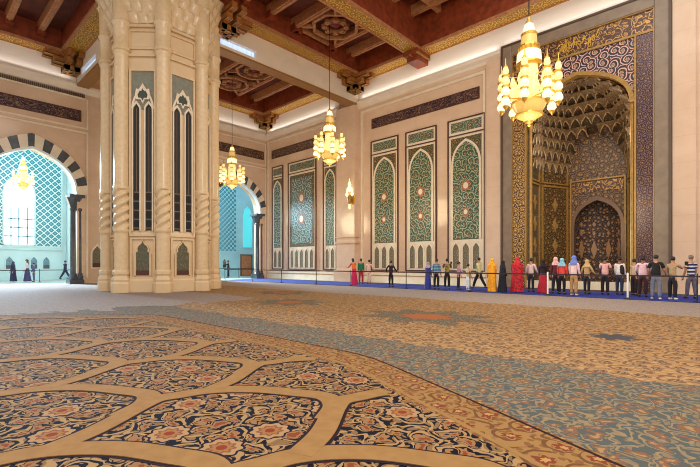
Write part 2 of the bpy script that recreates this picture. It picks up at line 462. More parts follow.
    for s in (-1, 1):
        sh, el_, w_ = [Vector(q) for q in arms[s]]
        q = a2(sh, .039, p3)
        if sleeve == 'long':
            q = a2(el_, .031, q); a2(el_.lerp(w_, .9), .024, q)
        else: a2(sh.lerp(el_, .75), .037, q)
    part('shirt' if bottom == 'trousers' else 'blouse', skin('shirt', V2, E2, r2, p0), topm)
    bm_ = bcol if not isinstance(bcol, tuple) else flat('cloth %d %d %d' % bcol, bcol, .85, var=.1, vs=9)
    if bottom == 'trousers':
        V2, E2, r2 = [], [], []
        p0 = a2(B(0, 0, .60), (.07 * W, .056)); p1 = a2(B(0, 0, .515), (.08 * W, .062), p0)
        for s in (-1, 1):
            hp, k, a = [Vector(q) for q in legs[s]]
            q = a2(hp + Vector((0, 0, -.035 * H)), .058, p1); q = a2(k, .045, q); a2(a + Vector((0, 0, .012 * H)), .036, q)
        part('trousers', skin('trousers', V2, E2, r2, p0), bm_)
    else:
        z1 = .58 if bottom == 'skirt' else .80
        am = (Vector(legs[-1][2]) + Vector(legs[1][2])) / 2
        sp = (Vector(legs[-1][2]) - Vector(legs[1][2])); sy = abs(sp.y) * .5
        sk_ = MB()
        def gown(u, v):
            z = z1 * (1 - v) + .02 * v; a_ = 2 * PI * u
            wx = (.082 + .075 * v) * W if bottom == 'skirt' else ((.092 + .036 * v) * W)
            wy = (.066 + .06 * v) + sy / H * v * .8
            fold = 1 + .07 * v * sin(7 * a_ + 1.3 * v)
            cy = am.y * v ** 1.5 + (ln(z) if z > .53 else 0)
            return (wx * H * cos(a_) * fold + am.x * v, wy * H * sin(a_) * fold + cy, z * H)
        sk_.grid(gown, 28, 12, True)
        part('skirt' if bottom == 'skirt' else 'robe', sk_, bm_)
    for s in (-1, 1):
        a = Vector(legs[s][2]); sh_ = MB()
        ell(sh_, (a.x + s * .006 * H, a.y + .035 * H, max(a.z - .012 * H, .022 * H)), (.028 * H, .075 * H, .024 * H))
        part('shoe', sh_, flat('shoe %d %d %d' % shoe, shoe, .5))
    if scarf:
        sf = MB(lk); sm = flat('scarf %d %d %d' % scarf, scarf, .85, var=.1, vs=10)
        nu, nv = 20, 12
        def hood(u, v):
            a_ = 2 * PI * u + PI / 2
            if v < .55:
                th = PI * (v / .55) * .62; r = (.055 * H, .066 * H, .06 * H)
                return (r[0] * cos(a_) * sin(th), r[1] * sin(a_) * sin(th) - .004 * H, r[2] * cos(th) + .004 * H)
            k = (v - .55) / .45
            r0 = sin(PI * .62)
            rx = (.055 * r0 * (1 - k) + .112 * k + .0 * k) * H; ry = (.066 * r0 * (1 - k) + .078 * k) * H
            if k < .4: rx *= 1 - .12 * sin(PI * k / .4); ry *= 1 - .12 * sin(PI * k / .4)
            return (rx * cos(a_), ry * sin(a_) - .01 * H * k, (-.020 - .145 * k) * H)
        vs = [hood(i / nu, j / nv) for j in range(nv + 1) for i in range(nu)]
        fs = []
        for j in range(nv):
            for i in range(nu):
                fa = min(i + .5, nu - i - .5) / nu * 360
                if fa < 40 and 3 <= j <= 6: continue
                a_, b_ = j * nu + i, j * nu + (i + 1) % nu
                fs.append((a_, b_, b_ + nu, a_ + nu))
        sf.add(vs, fs); part('headscarf', sf, sm)
    else:
        hr = MB(lk)
        lowb = .80 if female else .72
        def cap_(u, v):
            a_ = 2 * PI * u + PI / 2; fr = max(0, sin(a_))
            th = PI * v * (lowb - .30 * fr)
            return (.0475 * H * cos(a_) * sin(th), .058 * H * sin(a_) * sin(th) - .003 * H, .054 * H * cos(th) - .002 * H)
        hr.grid(cap_, 18, 8, True)
        part('hair', hr, M[hair])
        if female:
            lg = MB(lk); lg.grid(lambda u, v: ((.044 - .012 * v) * H * cos(2 * PI * u), (-.03 - .012 * v) * H + .026 * H * sin(2 * PI * u), (-.01 - .17 * v) * H), 12, 6, True)
            part('long_hair', lg, M[hair])
    if cap:
        c_ = MB(lk); c_.lathe([(.046 * H, .02 * H), (.05 * H, .03 * H), (.049 * H, .056 * H), (.03 * H, .066 * H), (.004 * H, .068 * H)], seg=16)
        part('cap', c_, flat('cap %d %d %d' % cap, cap, .8))
    if vest:
        V2, E2, r2 = [], [], []
        q0 = a2(B(.05, -.012, .52), (.05, .066)); q1 = a2(B(.055, -.012, .66), (.052, .068), q0); a2(B(.05, -.01, .79), (.042, .052), q1)
        part('shoulder_bag' if vest == 'bag' else 'waistcoat', skin('vest', V2, E2, r2, q0), flat('dark cloth', (34, 28, 34), .8))
    if held:
        w_ = Vector(arms[1][2]); hb_ = MB()
        hb_.box(w_.x - .03 * H, w_.x + .03 * H, w_.y + .03 * H, w_.y + .06 * H, w_.z - .0 * H, w_.z + .1 * H)
        part(held, hb_, M['black'])
    root.rotation_euler = (0, 0, R(head))
    return root

t = T('navy and white stripes', .85); t.color(t.mix(((t.z * 7.5).fract()).lt(.42), (34, 38, 78), (214, 214, 220))); M['stripe'] = t.m
t = T('blue check', .85); t.color(t.mix(((t.z * 13).fract()).lt(.4), (54, 92, 132), (136, 176, 196))); M['check'] = t.m
t = T('olive camouflage', .85); t.color(t.mix(t.noise(t.tc.outputs['Object'], 9, 2).gt(.5), (150, 132, 62), (70, 58, 34))); M['camo'] = t.m
t = T('red patterned cloth', .85); t.color(t.mix(t.noise(t.tc.outputs['Object'], 14, 2).gt(.56), (196, 34, 44), (120, 20, 34))); M['redpat'] = t.m

# heading: 0 faces the front wall (+Y); +90 faces left (-X); 180 faces the camera side
P_ = [
 ((-18.09, 19.64), 1.74, 70, 'woman in an orange blouse and magenta skirt leaning forward behind the rail', (226, 104, 44), 'skirt', dict(bcol=(190, 30, 84), female=True, lean=14, armL=(45, 5, 30), armR=(40, 5, 30))),
 ((-18.68, 20.96), 1.74, 40, 'person in a green top and dark red trousers beside the woman in orange', (40, 118, 72), 'trousers', dict(bcol=(160, 34, 50))),
 ((-18.29, 21.33), 1.66, 20, 'slim person in a pale pink outfit standing in front of the leftmost green wall panel', (222, 188, 170), 'trousers', dict(bcol=(220, 190, 172), armL=(10, 22, 40), armR=(10, 22, 40))),
 ((-14.93, 19.35), 1.56, 10, 'person all in black standing alone with hands on hips at the rail', (34, 26, 32), 'trousers', dict(bcol=(36, 22, 26), armL=(-8, 34, 60), armR=(-8, 34, 60), legL=(2, 2), legR=(2, 2))),
 ((-12.28, 19.12), 1.46, 0, 'short person in a long blue dress with pinkish headscarf beside the blue checked shirt', (66, 78, 150), 'robe', dict(bcol=(54, 62, 138), scarf=(176, 150, 156), female=True)),
 ((-11.68, 18.98), 1.63, 10, 'man in a blue and light blue banded shirt and black trousers at the rail', M['check'], 'trousers', dict(bcol=(22, 22, 30), wide=1.12)),
 ((-11.54, 19.81), 1.66, 30, 'person in an olive and brown mottled jacket and black trousers lifting a camera', M['camo'], 'trousers', dict(bcol=(26, 22, 22), armL=(50, 10, 80), armR=(50, 10, 80), held='camera')),
 ((-10.75, 19.59), 1.48, -60, 'short person in a mauve top and dark trousers beside a child in white trousers', (186, 140, 160), 'trousers', dict(bcol=(40, 36, 50), armL=(30, 5, 30))),
 ((-10.11, 19.38), 1.36, -20, 'child in a beige top and white trousers at the rail', (206, 180, 140), 'trousers', dict(bcol=(224, 222, 224), hair='hair', shoe=(226, 222, 222))),
 ((-9.9, 20.15), 1.70, 80, 'man in a pale yellow green shirt and black trousers walking along the blue runner', (202, 196, 138), 'trousers', dict(bcol=(24, 24, 28), legL=(24, 6), legR=(-20, 12), armL=(-22, 6, 10), armR=(24, 6, 20))),
 ((-8.73, 19.1), 1.62, 30, 'woman wrapped in a bright orange yellow robe and matching headscarf', (234, 160, 36), 'robe', dict(bcol=(232, 158, 34), scarf=(236, 164, 40), female=True, shoe=(232, 226, 226), wide=1.1)),
 ((-8.2, 19.05), 1.50, -30, 'woman in a black and navy robe beside the woman in orange yellow', (24, 26, 44), 'robe', dict(bcol=(18, 20, 34), scarf=(24, 22, 30), female=True, wide=1.1)),
 ((-8.05, 20.3), 1.55, 0, 'person in a pink top half hidden beside the large red sari', (222, 120, 140), 'trousers', dict(bcol=(120, 60, 70), scarf=(206, 150, 150))),
 ((-7.75, 19.6), 1.68, 5, 'broad woman in a red patterned sari with red headscarf at the rail', M['redpat'], 'robe', dict(bcol=M['redpat'], scarf=(206, 44, 54), female=True, wide=1.45)),
 ((-7.39, 20.37), 1.64, 0, 'man in a pinkish white shirt and navy trousers beside the red sari', (226, 200, 204), 'trousers', dict(bcol=(30, 30, 52), armL=(12, 16, 30), armR=(12, 16, 30))),
 ((-6.73, 20.03), 1.54, 10, 'woman in a long dark shawl over a red skirt behind the left white post', (42, 18, 26), 'skirt', dict(bcol=(172, 26, 44), scarf=(34, 16, 22), female=True, wide=1.15)),
 ((-6.15, 19.9), 1.66, 20, 'person in dark maroon clothes and pale pink head cover right of the left white post', (96, 34, 44), 'trousers', dict(bcol=(34, 26, 34), scarf=(222, 168, 168))),
 ((-5.80, 19.6), 1.60, 0, 'woman in a pale blue headscarf and coral red top with black trousers', (226, 74, 66), 'trousers', dict(bcol=(20, 16, 22), scarf=(132, 186, 206), female=True, wide=1.15)),
 ((-5.16, 18.99), 1.69, -10, 'woman in a violet blue headscarf, pinkish white top and khaki trousers', (232, 196, 198), 'trousers', dict(bcol=(176, 136, 92), scarf=(104, 122, 196), female=True, wide=1.1, shoe=(210, 190, 180))),
 ((-5.09, 20.67), 1.54, -10, 'person in a tan top and tan head cover with dark trousers', (196, 156, 102), 'trousers', dict(bcol=(28, 26, 38), scarf=(206, 170, 118), armL=(8, 22, 50), armR=(8, 22, 50))),
 ((-4.36, 20.52), 1.68, 0, 'man in a pink short sleeved shirt and black trousers seen from behind', (228, 172, 168), 'trousers', dict(bcol=(28, 22, 30), sleeve='short', armL=(20, 12, 40), armR=(16, 12, 30), skin_m='skin_dark')),
 ((-3.9, 20.9), 1.66, -10, 'man in a white shirt with dark waistcoat on one side and blue jeans', (230, 216, 204), 'trousers', dict(bcol=(40, 44, 66), vest='waistcoat', skin_m='skin_dark')),
 ((-3.38, 20.9), 1.58, -30, 'person in a cream top half hidden behind the man in the pink white cap', (214, 186, 160), 'trousers', dict(bcol=(40, 26, 30), armL=(34, 10, 60))),
 ((-2.98, 20.2), 1.66, -5, 'man in a white pink long sleeved shirt, dark cap and maroon trousers', (226, 184, 192), 'trousers', dict(bcol=(52, 24, 30), cap=(70, 36, 44), wide=1.15, armL=(20, 14, 40), armR=(36, 10, 30), skin_m='skin_dark')),
 ((-2.39, 18.91), 1.70, 0, 'man in a black T-shirt and pale blue jeans at the rail, tallest of the crowd', (22, 18, 24), 'trousers', dict(bcol=(112, 118, 140), sleeve='short', wide=1.12, armL=(10, 12, 20), armR=(14, 14, 40), shoe=(220, 214, 214))),
 ((-1.93, 19.2), 1.63, -20, 'man in a khaki T-shirt and dark trousers holding up a black camera', (178, 148, 108), 'trousers', dict(bcol=(30, 22, 26), sleeve='short', armR=(62, 6, 50), armL=(20, 8, 30), held='camera', shoe=(226, 220, 220))),
 ((-1.49, 20.36), 1.70, 35, 'grey haired man in a navy and white striped polo shirt and jeans standing apart', M['stripe'], 'trousers', dict(bcol=(96, 88, 104), hair='hair_grey', sleeve='short', legL=(6, 2), legR=(-6, 2))),
 ((-40.2, 5.75), 1.55, 200, 'woman in a dark robe at the rail under the bright arched window', (48, 48, 84), 'robe', dict(bcol=(40, 42, 78), scarf=(60, 54, 86), female=True, wide=1.2)),
 ((-39.6, 6.5), 1.74, 160, 'woman in a lavender white blouse and purple skirt under the bright arched window', (210, 196, 220), 'skirt', dict(bcol=(66, 58, 104), female=True)),
 ((-38.7, 6.75), 1.46, 190, 'youth in blue grey clothes beside the two robed women under the bright window', (74, 96, 140), 'trousers', dict(bcol=(84, 96, 140))),
 ((-40.1, 9.05), 1.66, -47, 'person in dark clothes striding along the rail in the bluish side hall', (30, 44, 80), 'trousers', dict(bcol=(28, 42, 72), legL=(26, 4), legR=(-24, 10), armL=(-20, 6, 10), armR=(22, 6, 20))),
 ((-37.0, 21.95), 1.74, 150, 'dark clad person with raised arms standing under the far arch near the corner', (26, 34, 44), 'trousers', dict(bcol=(24, 34, 46), armL=(60, 16, 70), armR=(60, 16, 70), legL=(4, 0), legR=(-4, 0))),
]
for a in P_:
    person(a[0], a[1], a[2], a[3], a[4], a[5], **a[6])

# ------------------------------------------------------------------ floor and carpet
mb = MB(); mb.box(-44.2, 14, -14, 34, -.3, -.03)
struct('floor', mb, flat('floor marble', (196, 206, 204), .35, var=.04, vs=1))
def edgeB(x):
    k = (x + 3.9) * .42; q = -11.1 - x
    return max(-12.6, 4.0 - (k + math.sqrt(k * k + .02)) / 2 - (q + math.sqrt(q * q + .05)) / 2)
carpet = empty('carpet', (0, 0, 0), 'vast patterned wool carpet covering the prayer hall floor', 'carpet')
XS = [-32.3 + .9 * i for i in range(21)] + [-13.2 + .35 * i for i in range(60)]
XS = [x for x in XS if x <= 7.5] 
def ribbon_zone(name, fa, fb, z0, z1, m):
    b = MB(); b.band([(x, fa(x)) for x in XS], [(x, fb(x)) for x in XS], 'z', z0, z1)
    return b.build(name, m, carpet)
ribbon_zone('lattice_field', lambda x: -13.0, edgeB, -.03, 0, M['navy_carpet'])
bw = .62
ribbon_zone('border', lambda x: edgeB(x), lambda x: edgeB(x) + bw, -.03, 0, M['border'])
ribbon_zone('border_line', lambda x: edgeB(x) + bw - .06, lambda x: edgeB(x) + bw - .03, 0, .002, M['band_dark'])
ribbon_zone('border_line', lambda x: edgeB(x) + .04, lambda x: edgeB(x) + .09, 0, .002, M['band'])
ribbon_zone('main_field', lambda x: edgeB(x) + bw, lambda x: 22.7, -.03, 0, M['field'])
# the ogee lattice of plain bands
L0, v1, v2 = Vector((-2.5, 2.36)), Vector((-1.82, .31)), Vector((-1.34, -1.17))
EA = [(-.34, .47), (-.54, .46), (-.82, .37), (-1.15, .2), (-1.40, .0), (-1.53, -.20)]
EB = [(-1.53, -.20), (-1.59, -.44), (-1.68, -.70)]
EM = [(-.34, .47), (-.14, .22), (.12, -.14), (.29, -.51)]
full = {'a': EA[:-1] + [(-1.53, -.20)] + EB[1:], 'm': EM}
def catmull(p, n=6):
    p = [Vector(q) for q in p]; o = []
    q = [p[0] * 2 - p[1]] + p + [p[-1] * 2 - p[-2]]
    for i in range(1, len(q) - 2):
        for k in range(n):
            t_ = k / n
            o.append(.5 * ((2 * q[i]) + (q[i + 1] - q[i - 1]) * t_ + (2 * q[i - 1] - 5 * q[i] + 4 * q[i + 1] - q[i + 2]) * t_ * t_ + (3 * q[i] - q[i - 1] - 3 * q[i + 1] + q[i + 2]) * t_ ** 3))
    o.append(p[-1]); return o
bt, bd = MB(), MB()
def ribbon(mbx, pts, ws, z):
    run = []
    def flush():
        if len(run) > 1:
            A, B_ = [], []
            for i, (p, w) in enumerate(run):
                d = (run[min(i + 1, len(run) - 1)][0] - run[max(i - 1, 0)][0]).normalized(); nrm = Vector((-d.y, d.x)) * w
                A.append(tuple(p + nrm)); B_.append(tuple(p - nrm))
            mbx.band(A, B_, 'z', 0, z)
    for p, w in zip(pts, ws):
        if p.y < edgeB(p.x) - w * .6 and p.x > -31: run.append((p, w))
        else: flush(); run = []
    flush()
PATH = [(-.06, .08), (-.26, .37), (-.52, .49), (-.82, .37), (-1.15, .2), (-1.40, -.02), (-1.545, -.24), (-1.60, -.46), (-1.64, -.66), (-1.52, -.88), (-1.22, -1.31), (-1.05, -1.68)]
pw = catmull(PATH)
nP = len(pw); widths = []
for i in range(nP):
    f = i / (nP - 1)
    widths.append(.108 - .010 * min(1, max(0, (f - .68) / .14)))
for i in range(-14, 20):
    for j in range(-14, 16):
        c_ = L0 + v1 * i + v2 * j
        if not (-33 < c_.x < 5 and -2.5 < c_.y < 6.5): continue
        pts = [c_ + q for q in pw]
        e_ = ((i * 3 + j) % 7) * .0004
        ribbon(bd, pts, [w + .028 for w in widths], .002 + e_ * .3); ribbon(bt, pts, widths, .006 + e_)
        for q, rr in (((-1.05, -1.68), .10), ((-.30, .43), .10)):
            q = c_ + Vector(q)
            if q.y < edgeB(q.x) - .2: bt.prism([(q.x + rr * cos(2 * PI * k / 10), q.y + rr * sin(2 * PI * k / 10)) for k in range(10)], 'z', 0, .0050 + e_ * .3)
bd.build('band_outline', M['band_dark'], carpet); bt.build('lattice_band', M['band'], carpet)

run_ = empty('runner', (-14, 20, 0), 'royal blue walkway runner laid along the carpet behind the rail', 'runner')
mb = MB(); mb.box(-32.3, 7, 18.45, 22.6, .001, .012); mb.build('pile', M['blue'], run_)
mb = MB(); mb.box(-32.3, 7, 18.40, 18.45, .001, .016); mb.box(-32.3, 7, 22.6, 22.65, .001, .016); mb.build('hem', flat('dark blue hem', (18, 26, 96), .8), run_)

# ------------------------------------------------------------------ front (qibla) wall
MX0, MX1 = -8.65, -3.80          # mihrab opening
mb = MB()
mb.box(LX - 1, -8.75, QY, QY + 1, -.03, 15); mb.box(-3.70, 8, QY, QY + 1, -.03, 15)
mb.box(-8.75, -3.70, QY, QY + 1, 11.9, 15)
mb.box(-23.1, -21.2, QY - .45, QY, -.03, 13.25)                         # pilaster under the corner of the beam
mb.box(-23.3, -21.0, QY - .55, QY, 0, .9); mb.box(-23.2, -21.1, QY - .5, QY, 2.9, 3.05); mb.box(-23.2, -21.1, QY - .5, QY, 3.35, 3.42)
mb.box(-11.0, -10.15, QY - .2, QY, 0, 13.1); mb.box(-2.35, -1.55, QY - .2, QY, 0, 13.1)
mb.box(-.9, -.2, QY - .14, QY, 0, 13.1)
wall_front = struct('wall_front', mb, M['wall'])
mb = MB()
mb.rect_frame('y', -20.9, -11.1, .55, 12.7, .16, QY - .09, QY)
mb.rect_frame('y', -32.6, -23.3, .55, 12.7, .14, QY - .09, QY)
mb.rect_frame('y', -.1, 7.0, .55, 12.7, .16, QY - .09, QY)
mb.box(-32.6, 8, QY - .12, QY, 0, .45)
mb.build('moulding', M['cream'], wall_front)
mb = MB()
for (x0, x1) in ((-32.8, -23.1), (-21.2, -10.1), (-2.4, 8)):
    mb.prism([(QY, 12.95), (QY - .10, 13.0), (QY - .14, 13.15), (QY - .30, 13.28), (QY - .34, 13.42), (QY, 13.46)], 'x', x0, x1)
struct('trim_1', mb, M['wall_pale'])
mb = MB(); mb.box(-32.7, -23.2, QY - .05, QY, 13.46, CEIL); mb.box(-21.1, 8, QY - .05, QY, 13.56, CEIL); struct('trim_2', mb, M['cove'])

# ------------------------------------------------------------------ left wall with arches
AC, AW, AS, AA = (5.63, 20.3), 2.46, 6.0, 8.72
mb = MB()
xs0, xs1 = LX - 1.0, LX
segs = [(-4, AC[0] - AW), (AC[0] + AW, AC[1] - AW), (AC[1] + AW, QY)]
for a, b in segs: mb.box(xs0, xs1, a, b, 0, 15)
for c0 in AC:
    A = arch(c0, AW, AS, AA, 12)
    mb.band(A, [(y, 15) for y, z in A], 'x', xs0, xs1)
wl = struct('wall_left', mb, M['wall'])
mb = MB()
for c0 in AC:
    y0_, y1_ = c0 - 3.2, min(c0 + 3.1, QY - .1)
    for q in ((y0_, y1_, 10.2, 10.3), (y0_, y0_ + .1, .4, 10.2), (y1_ - .1, y1_, .4, 10.2)): mb.box(LX, LX + .06, *q)
    mb.rect_frame('x', c0 - 3.2, min(c0 + 3.1, QY - .1), 10.5, 12.6, .1, LX, LX + .06)
mb.build('moulding', M['cream'], wl)
mb = MB()
mb.prism([(LX, 12.85), (LX + .10, 12.9), (LX + .30, 13.2), (LX + .34, 13.35), (LX, 13.4)], 'y', -4, QY)
struct('trim_3', mb, M['wall_pale'])
mb = MB()
for k in range(110):
    y = -3 + k * .105
    mb.prism([(y, 12.62), (y + .07, 12.62), (y + .07, 12.78), (y + .035, 12.86), (y, 12.78)], 'x', LX, LX + .09)
struct('trim_4', mb, flat('dark dentil inlay', (96, 74, 60), .5))
mb = MB(); mb.box(LX, LX + .05, -4, 8.0, 13.4, CEIL); mb.box(LX, LX + .05, 10.5, QY - .1, 13.4, CEIL); struct('trim_5', mb, M['cove'])
for k, (nm, lab) in enumerate((('striped_arch', 'dark and cream striped pointed arch opening to the bright arched window'), ('striped_arch', 'dark and cream striped pointed arch beside the far corner of the hall'))):
    c0 = AC[k]
    rt = empty(nm, (LX, c0, AS), lab, 'arch', 'striped arches of the side wall')
    inner, outer = arch(c0, AW, AS, AA, 36), arch(c0, AW + .62, AS, AA + .85, 36)
    nv = 19
    for q in range(nv):
        i0, i1 = q * 72 // nv, (q + 1) * 72 // nv
        b = MB(); b.band(inner[i0:i1 + 1], outer[i0:i1 + 1], 'x', LX - .02, LX + .10)
        b.build('voussoir', M['dark_marble'] if q % 2 == 1 else M['cream'], rt)
    b = MB(); b.band(arch(c0, AW - .09, AS, AA - .12, 24), arch(c0, AW + .02, AS, AA + .02, 24), 'x', LX - .3, LX + .14)
    b.build('archivolt', flat('white archivolt', (232, 236, 236), .4), rt)
def arch_column(y, label):
    rt = empty('column', (LX - .45, y, 0), label, 'column', 'dark columns of the striped arches')
    b = MB(); b.box(LX - .95, LX + .10, y - .42, y + .42, .0, .28); b.box(LX - .9, LX + .05, y - .37, y + .37, .28, .42); b.build('plinth', M['dark_marble'], rt, bevel=.02)
    for s in (-1, 1):
        b = MB(); b.lathe([(.24, .42), (.25, .5), (.2, .56), (.22, .66), (.17, .72), (.165, 2.8), (.155, 4.9), (.19, 4.95), (.19, 5.05), (.16, 5.1)], LX - .14, y + s * .19, 14)
        b.build('shaft', M['dark_marble'], rt, smooth=True)
    b = MB(); b.lathe([(.30, 5.05), (.34, 5.2), (.44, 5.5), (.56, 5.78), (.58, 5.8)], LX - .42, y, 8, PI / 8); b.box(LX - 1.0, LX + .16, y - .44, y + .44, 5.8, 6.0)
    b.build('capital', M['dark_marble'], rt)
arch_column(AC[0] + AW - .02, 'dark twin shafted column carrying the right foot of the arch with the bright window')
arch_column(AC[0] - AW + .02, 'dark twin shafted column carrying the left foot of the arch with the bright window')
arch_column(AC[1] + AW - .02, 'dark bluish twin shafted column beside the far corner of the hall')
arch_column(AC[1] - AW + .02, 'dark twin shafted column of the far arch, on the pillar side')

def niche_on(axis, a, c, w, z0, z1, label, sgn=1, mat='niche', fm='cream', group=None, sill='line'):
    """shallow lancet niche with frame, on a wall plane at a; sgn = the side that faces the hall"""
    loc = (a, c, z0) if axis == 'x' else (c, a, z0)
    rt = empty('wall_niche', loc, label, 'niche', group)
    b = MB(); b.prism(lancet(c, w, z0, z1), axis, a, a + sgn * .03); b.build('mosaic', M[mat], rt)
    o_, i_ = lancet(c, w * 1.35, z0 - .08, z1 + .16), lancet(c, w, z0, z1)
    b = MB(); b.band(i_ + [i_[0]], o_ + [o_[0]], axis, a, a + sgn * .06); b.build('niche_frame', M[fm], rt)
    b = MB(); b.prism([(c - w, z0), (c + w, z0), (c + w, z0 + .3), (c - w, z0 + .3)], axis, a + sgn * .03, a + sgn * .045); b.build('sill_block', M[sill], rt)
    return rt
niche_on('x', LX, 9.28, .3, 1.1, 2.6, 'small dark lancet niche in the side wall left of the great pillar', mat='niche_side')

# friezes
def frieze(axis, a, u0, u1, z0, z1, label, m, sgn):
    loc = (a, (u0 + u1) / 2, z0) if axis == 'x' else ((u0 + u1) / 2, a, z0)
    rt = empty('inscription_frieze', loc, label, 'frieze')
    b = MB(); b.prism([(u0, z0), (u1, z0), (u1, z1), (u0, z1)], axis, a, a + sgn * .05); b.build('inlay', m, rt)
    b = MB(); b.rect_frame(axis, u0 - .05, u1 + .05, z0 - .05, z1 + .05, .05, a, a + sgn * .08); b.build('frieze_frame', M['line'], rt)
frieze('y', QY, -19.8, -11.55, 11.22, 11.82, 'long dark purple inscription frieze above the three green wall panels', M['frieze'], -1)
frieze('y', QY, -31.9, -24.3, 11.1, 11.75, 'brown inscription frieze above the panels in the corner bay', M['frieze_brown'], -1)
frieze('x', LX, 3.0, 8.26, 11.0, 11.65, 'dark inscription frieze above the arch with the bright window', M['frieze'], 1)
frieze('x', LX, 17.8, 23.05, 11.1, 11.75, 'brown inscription frieze above the striped arch near the corner', M['frieze_brown'], 1)

# ------------------------------------------------------------------ tile panels
def tile_panel(x0, x1, label, style, m, nl, group='tall mosaic wall panels'):
    rt = empty('mosaic_panel', ((x0 + x1) / 2, QY, .9), label, 'wall panel', group)
    z0, zl, zm, zh, z1 = .92, 2.78, 9.22, 9.30, 10.2
    b = MB(); b.box(x0, x1, QY - .03, QY, z0, z1); b.build('marble_ground', M['cream'], rt)
    b = MB(); b.rect_frame('y', x0 - .06, x1 + .06, z0 - .05, z1 + .05, .07, QY - .10, QY); b.box(x0, x1, QY - .10, QY - .03, zm - .0, zh - .02)
    b.build('panel_frame', M['line'], rt)
    i = .17 * min(1.0, (x1 - x0) / 2.2)
    b = MB(); b.box(x0 + i, x1 - i, QY - .05, QY - .03, zh + .15, z1 - .15); b.build('header_tile', M['mosaic_head'], rt)
    c, w = (x0 + x1) / 2, (x1 - x0) / 2 - i
    if style == 'arch':
        b = MB(); b.box(c - w, c + w, QY - .045, QY - .03, zl + .05, zm - .14); b.build('spandrel_tile', M['mosaic_dark'], rt)
        zs, za = zm - .14 - 1.75 * min(1, w + .1), zm - .42
        A = arch(c, w - .14, zs, za, 8); A2 = arch(c, w - .02, zs, za + .16, 8)
        b = MB(); b.prism([(c - w + .14, zl + .1)] + A + [(c + w - .14, zl + .1)], 'y', QY - .06, QY - .045); b.build('arch_mosaic', m, rt)
        b = MB(); b.band(A, A2, 'y', QY - .085, QY - .045)
        for s in (-1, 1): b.prism([(c + s * (w - .14), zl + .05), (c + s * (w - .02), zl + .05), (c + s * (w - .02), zs), (c + s * (w - .14), zs)], 'y', QY - .085, QY - .045)
        b.build('arch_moulding', M['cream'], rt)
    else:
        b = MB(); b.box(c - w, c + w, QY - .05, QY - .03, zl + .05, zm - .16); b.build('border_tile', M['mosaic_dark'], rt)
        b = MB(); b.box(c - w + .3, c + w - .3, QY - .06, QY - .05, zl + .35, zm - .46); b.build('field_mosaic', m, rt)
    if style != 'plain':
        zc = 6.1 if style == 'arch' else 7.0
        for zz, rr in (((zc, .34), (zc - 1.6, .26)) if style == 'arch' and w > .8 else ((zc, .5), (5.2, .5)) if style == 'star' else ()):
            b = MB(); b.prism([(c + rr * (1 if k % 2 == 0 else .62) * cos(2 * PI * k / 16), zz + rr * 1.25 * (1 if k % 2 == 0 else .62) * sin(2 * PI * k / 16)) for k in range(16)], 'y', QY - .075, QY - .055); b.build('medallion', flat('rust medallion', (176, 108, 66), .4), rt)
            b = MB(); b.prism([(c + rr * .5 * cos(2 * PI * k / 8), zz + rr * .6 * sin(2 * PI * k / 8)) for k in range(8)], 'y', QY - .085, QY - .07); b.build('medallion_heart', M['cream'], rt)
    for k in range(nl):
        u = x0 + i + (k + .5) * (2 * w) / nl; lw = min(.24, w / nl * .62)
        b = MB(); b.prism(lancet(u, lw, 1.05, 2.62), 'y', QY - .045, QY - .03); o = b.build('lancet_niche', M['niche'], rt)
        b = MB(); I, O = lancet(u, lw, 1.05, 2.62), lancet(u, lw * 1.3, 1.0, 2.74); b.band(I, O, 'y', QY - .07, QY - .03); b.build('lancet_moulding', M['cream'], o)
tile_panel(-19.87, -17.52, 'leftmost green mosaic panel of the three beneath the long purple frieze', 'arch', M['mosaic'], 3)
tile_panel(-16.78, -14.48, 'middle green mosaic panel of the three beneath the long purple frieze', 'arch', M['mosaic'], 3)
tile_panel(-13.55, -11.2, 'green mosaic panel nearest the great prayer niche', 'arch', M['mosaic'], 3)
tile_panel(-31.85, -30.34, 'narrow turquoise mosaic panel beside the corner column', 'arch', M['mosaic_blue'], 2)
tile_panel(-29.49, -25.93, 'wide rectangular mosaic panel with two star medallions in the corner bay', 'star', M['mosaic_blue'], 5)
tile_panel(-24.97, -23.48, 'narrow green mosaic panel hidden at the top by the hanging chandelier', 'arch', M['mosaic'], 2)

# ------------------------------------------------------------------ mihrab
mh = empty('mihrab', (-6.22, QY, 0), 'monumental gilded prayer niche with honeycomb vault in the front wall', 'prayer niche')
C0 = -6.22
b = MB()
for (x0, x1) in ((-10.0, -9.5), (-3.0, -2.45)):
    b.box(x0, x1, QY - .28, QY, 0, 13.52); 
b.box(-9.5, -3.0, QY - .28, QY, 12.95, 13.52)
b.build('marble_frame', M['grey_marble'], mh, bevel=.03)
b = MB(); b.rect_frame('y', -10.08, -2.37, -.05, 13.6, .10, QY - .33, QY - .02); b.build('outer_moulding', flat('dark brown moulding', (88, 66, 50), .4), mh)
b = MB(); b.box(-9.5, -8.78, QY - .16, QY, 0, 11.95); b.build('inlay_band', M['mihrab_gold'], mh)
b = MB(); b.box(-3.68, -3.0, QY - .16, QY, 0, 11.95); b.build('inlay_band', M['mihrab_purple'], mh)
b = MB(); b.box(-9.5, -3.0, QY - .16, QY, 12.0, 12.95); b.build('inscription_band', M['mihrab_text'], mh)
b = MB(); b.box(-9.5, -3.0, QY - .2, QY, 11.90, 12.0); b.box(-8.79, -8.71, QY - .2, QY, 0, 11.9); b.box(-3.77, -3.69, QY - .2, QY, 0, 11.9)
b.rect_frame('y', -9.52, -2.98, -.1, 12.97, .06, QY - .24, QY - .1)
b.build('gilt_moulding', M['gold'], mh)
rng = random.Random(5); b = MB()
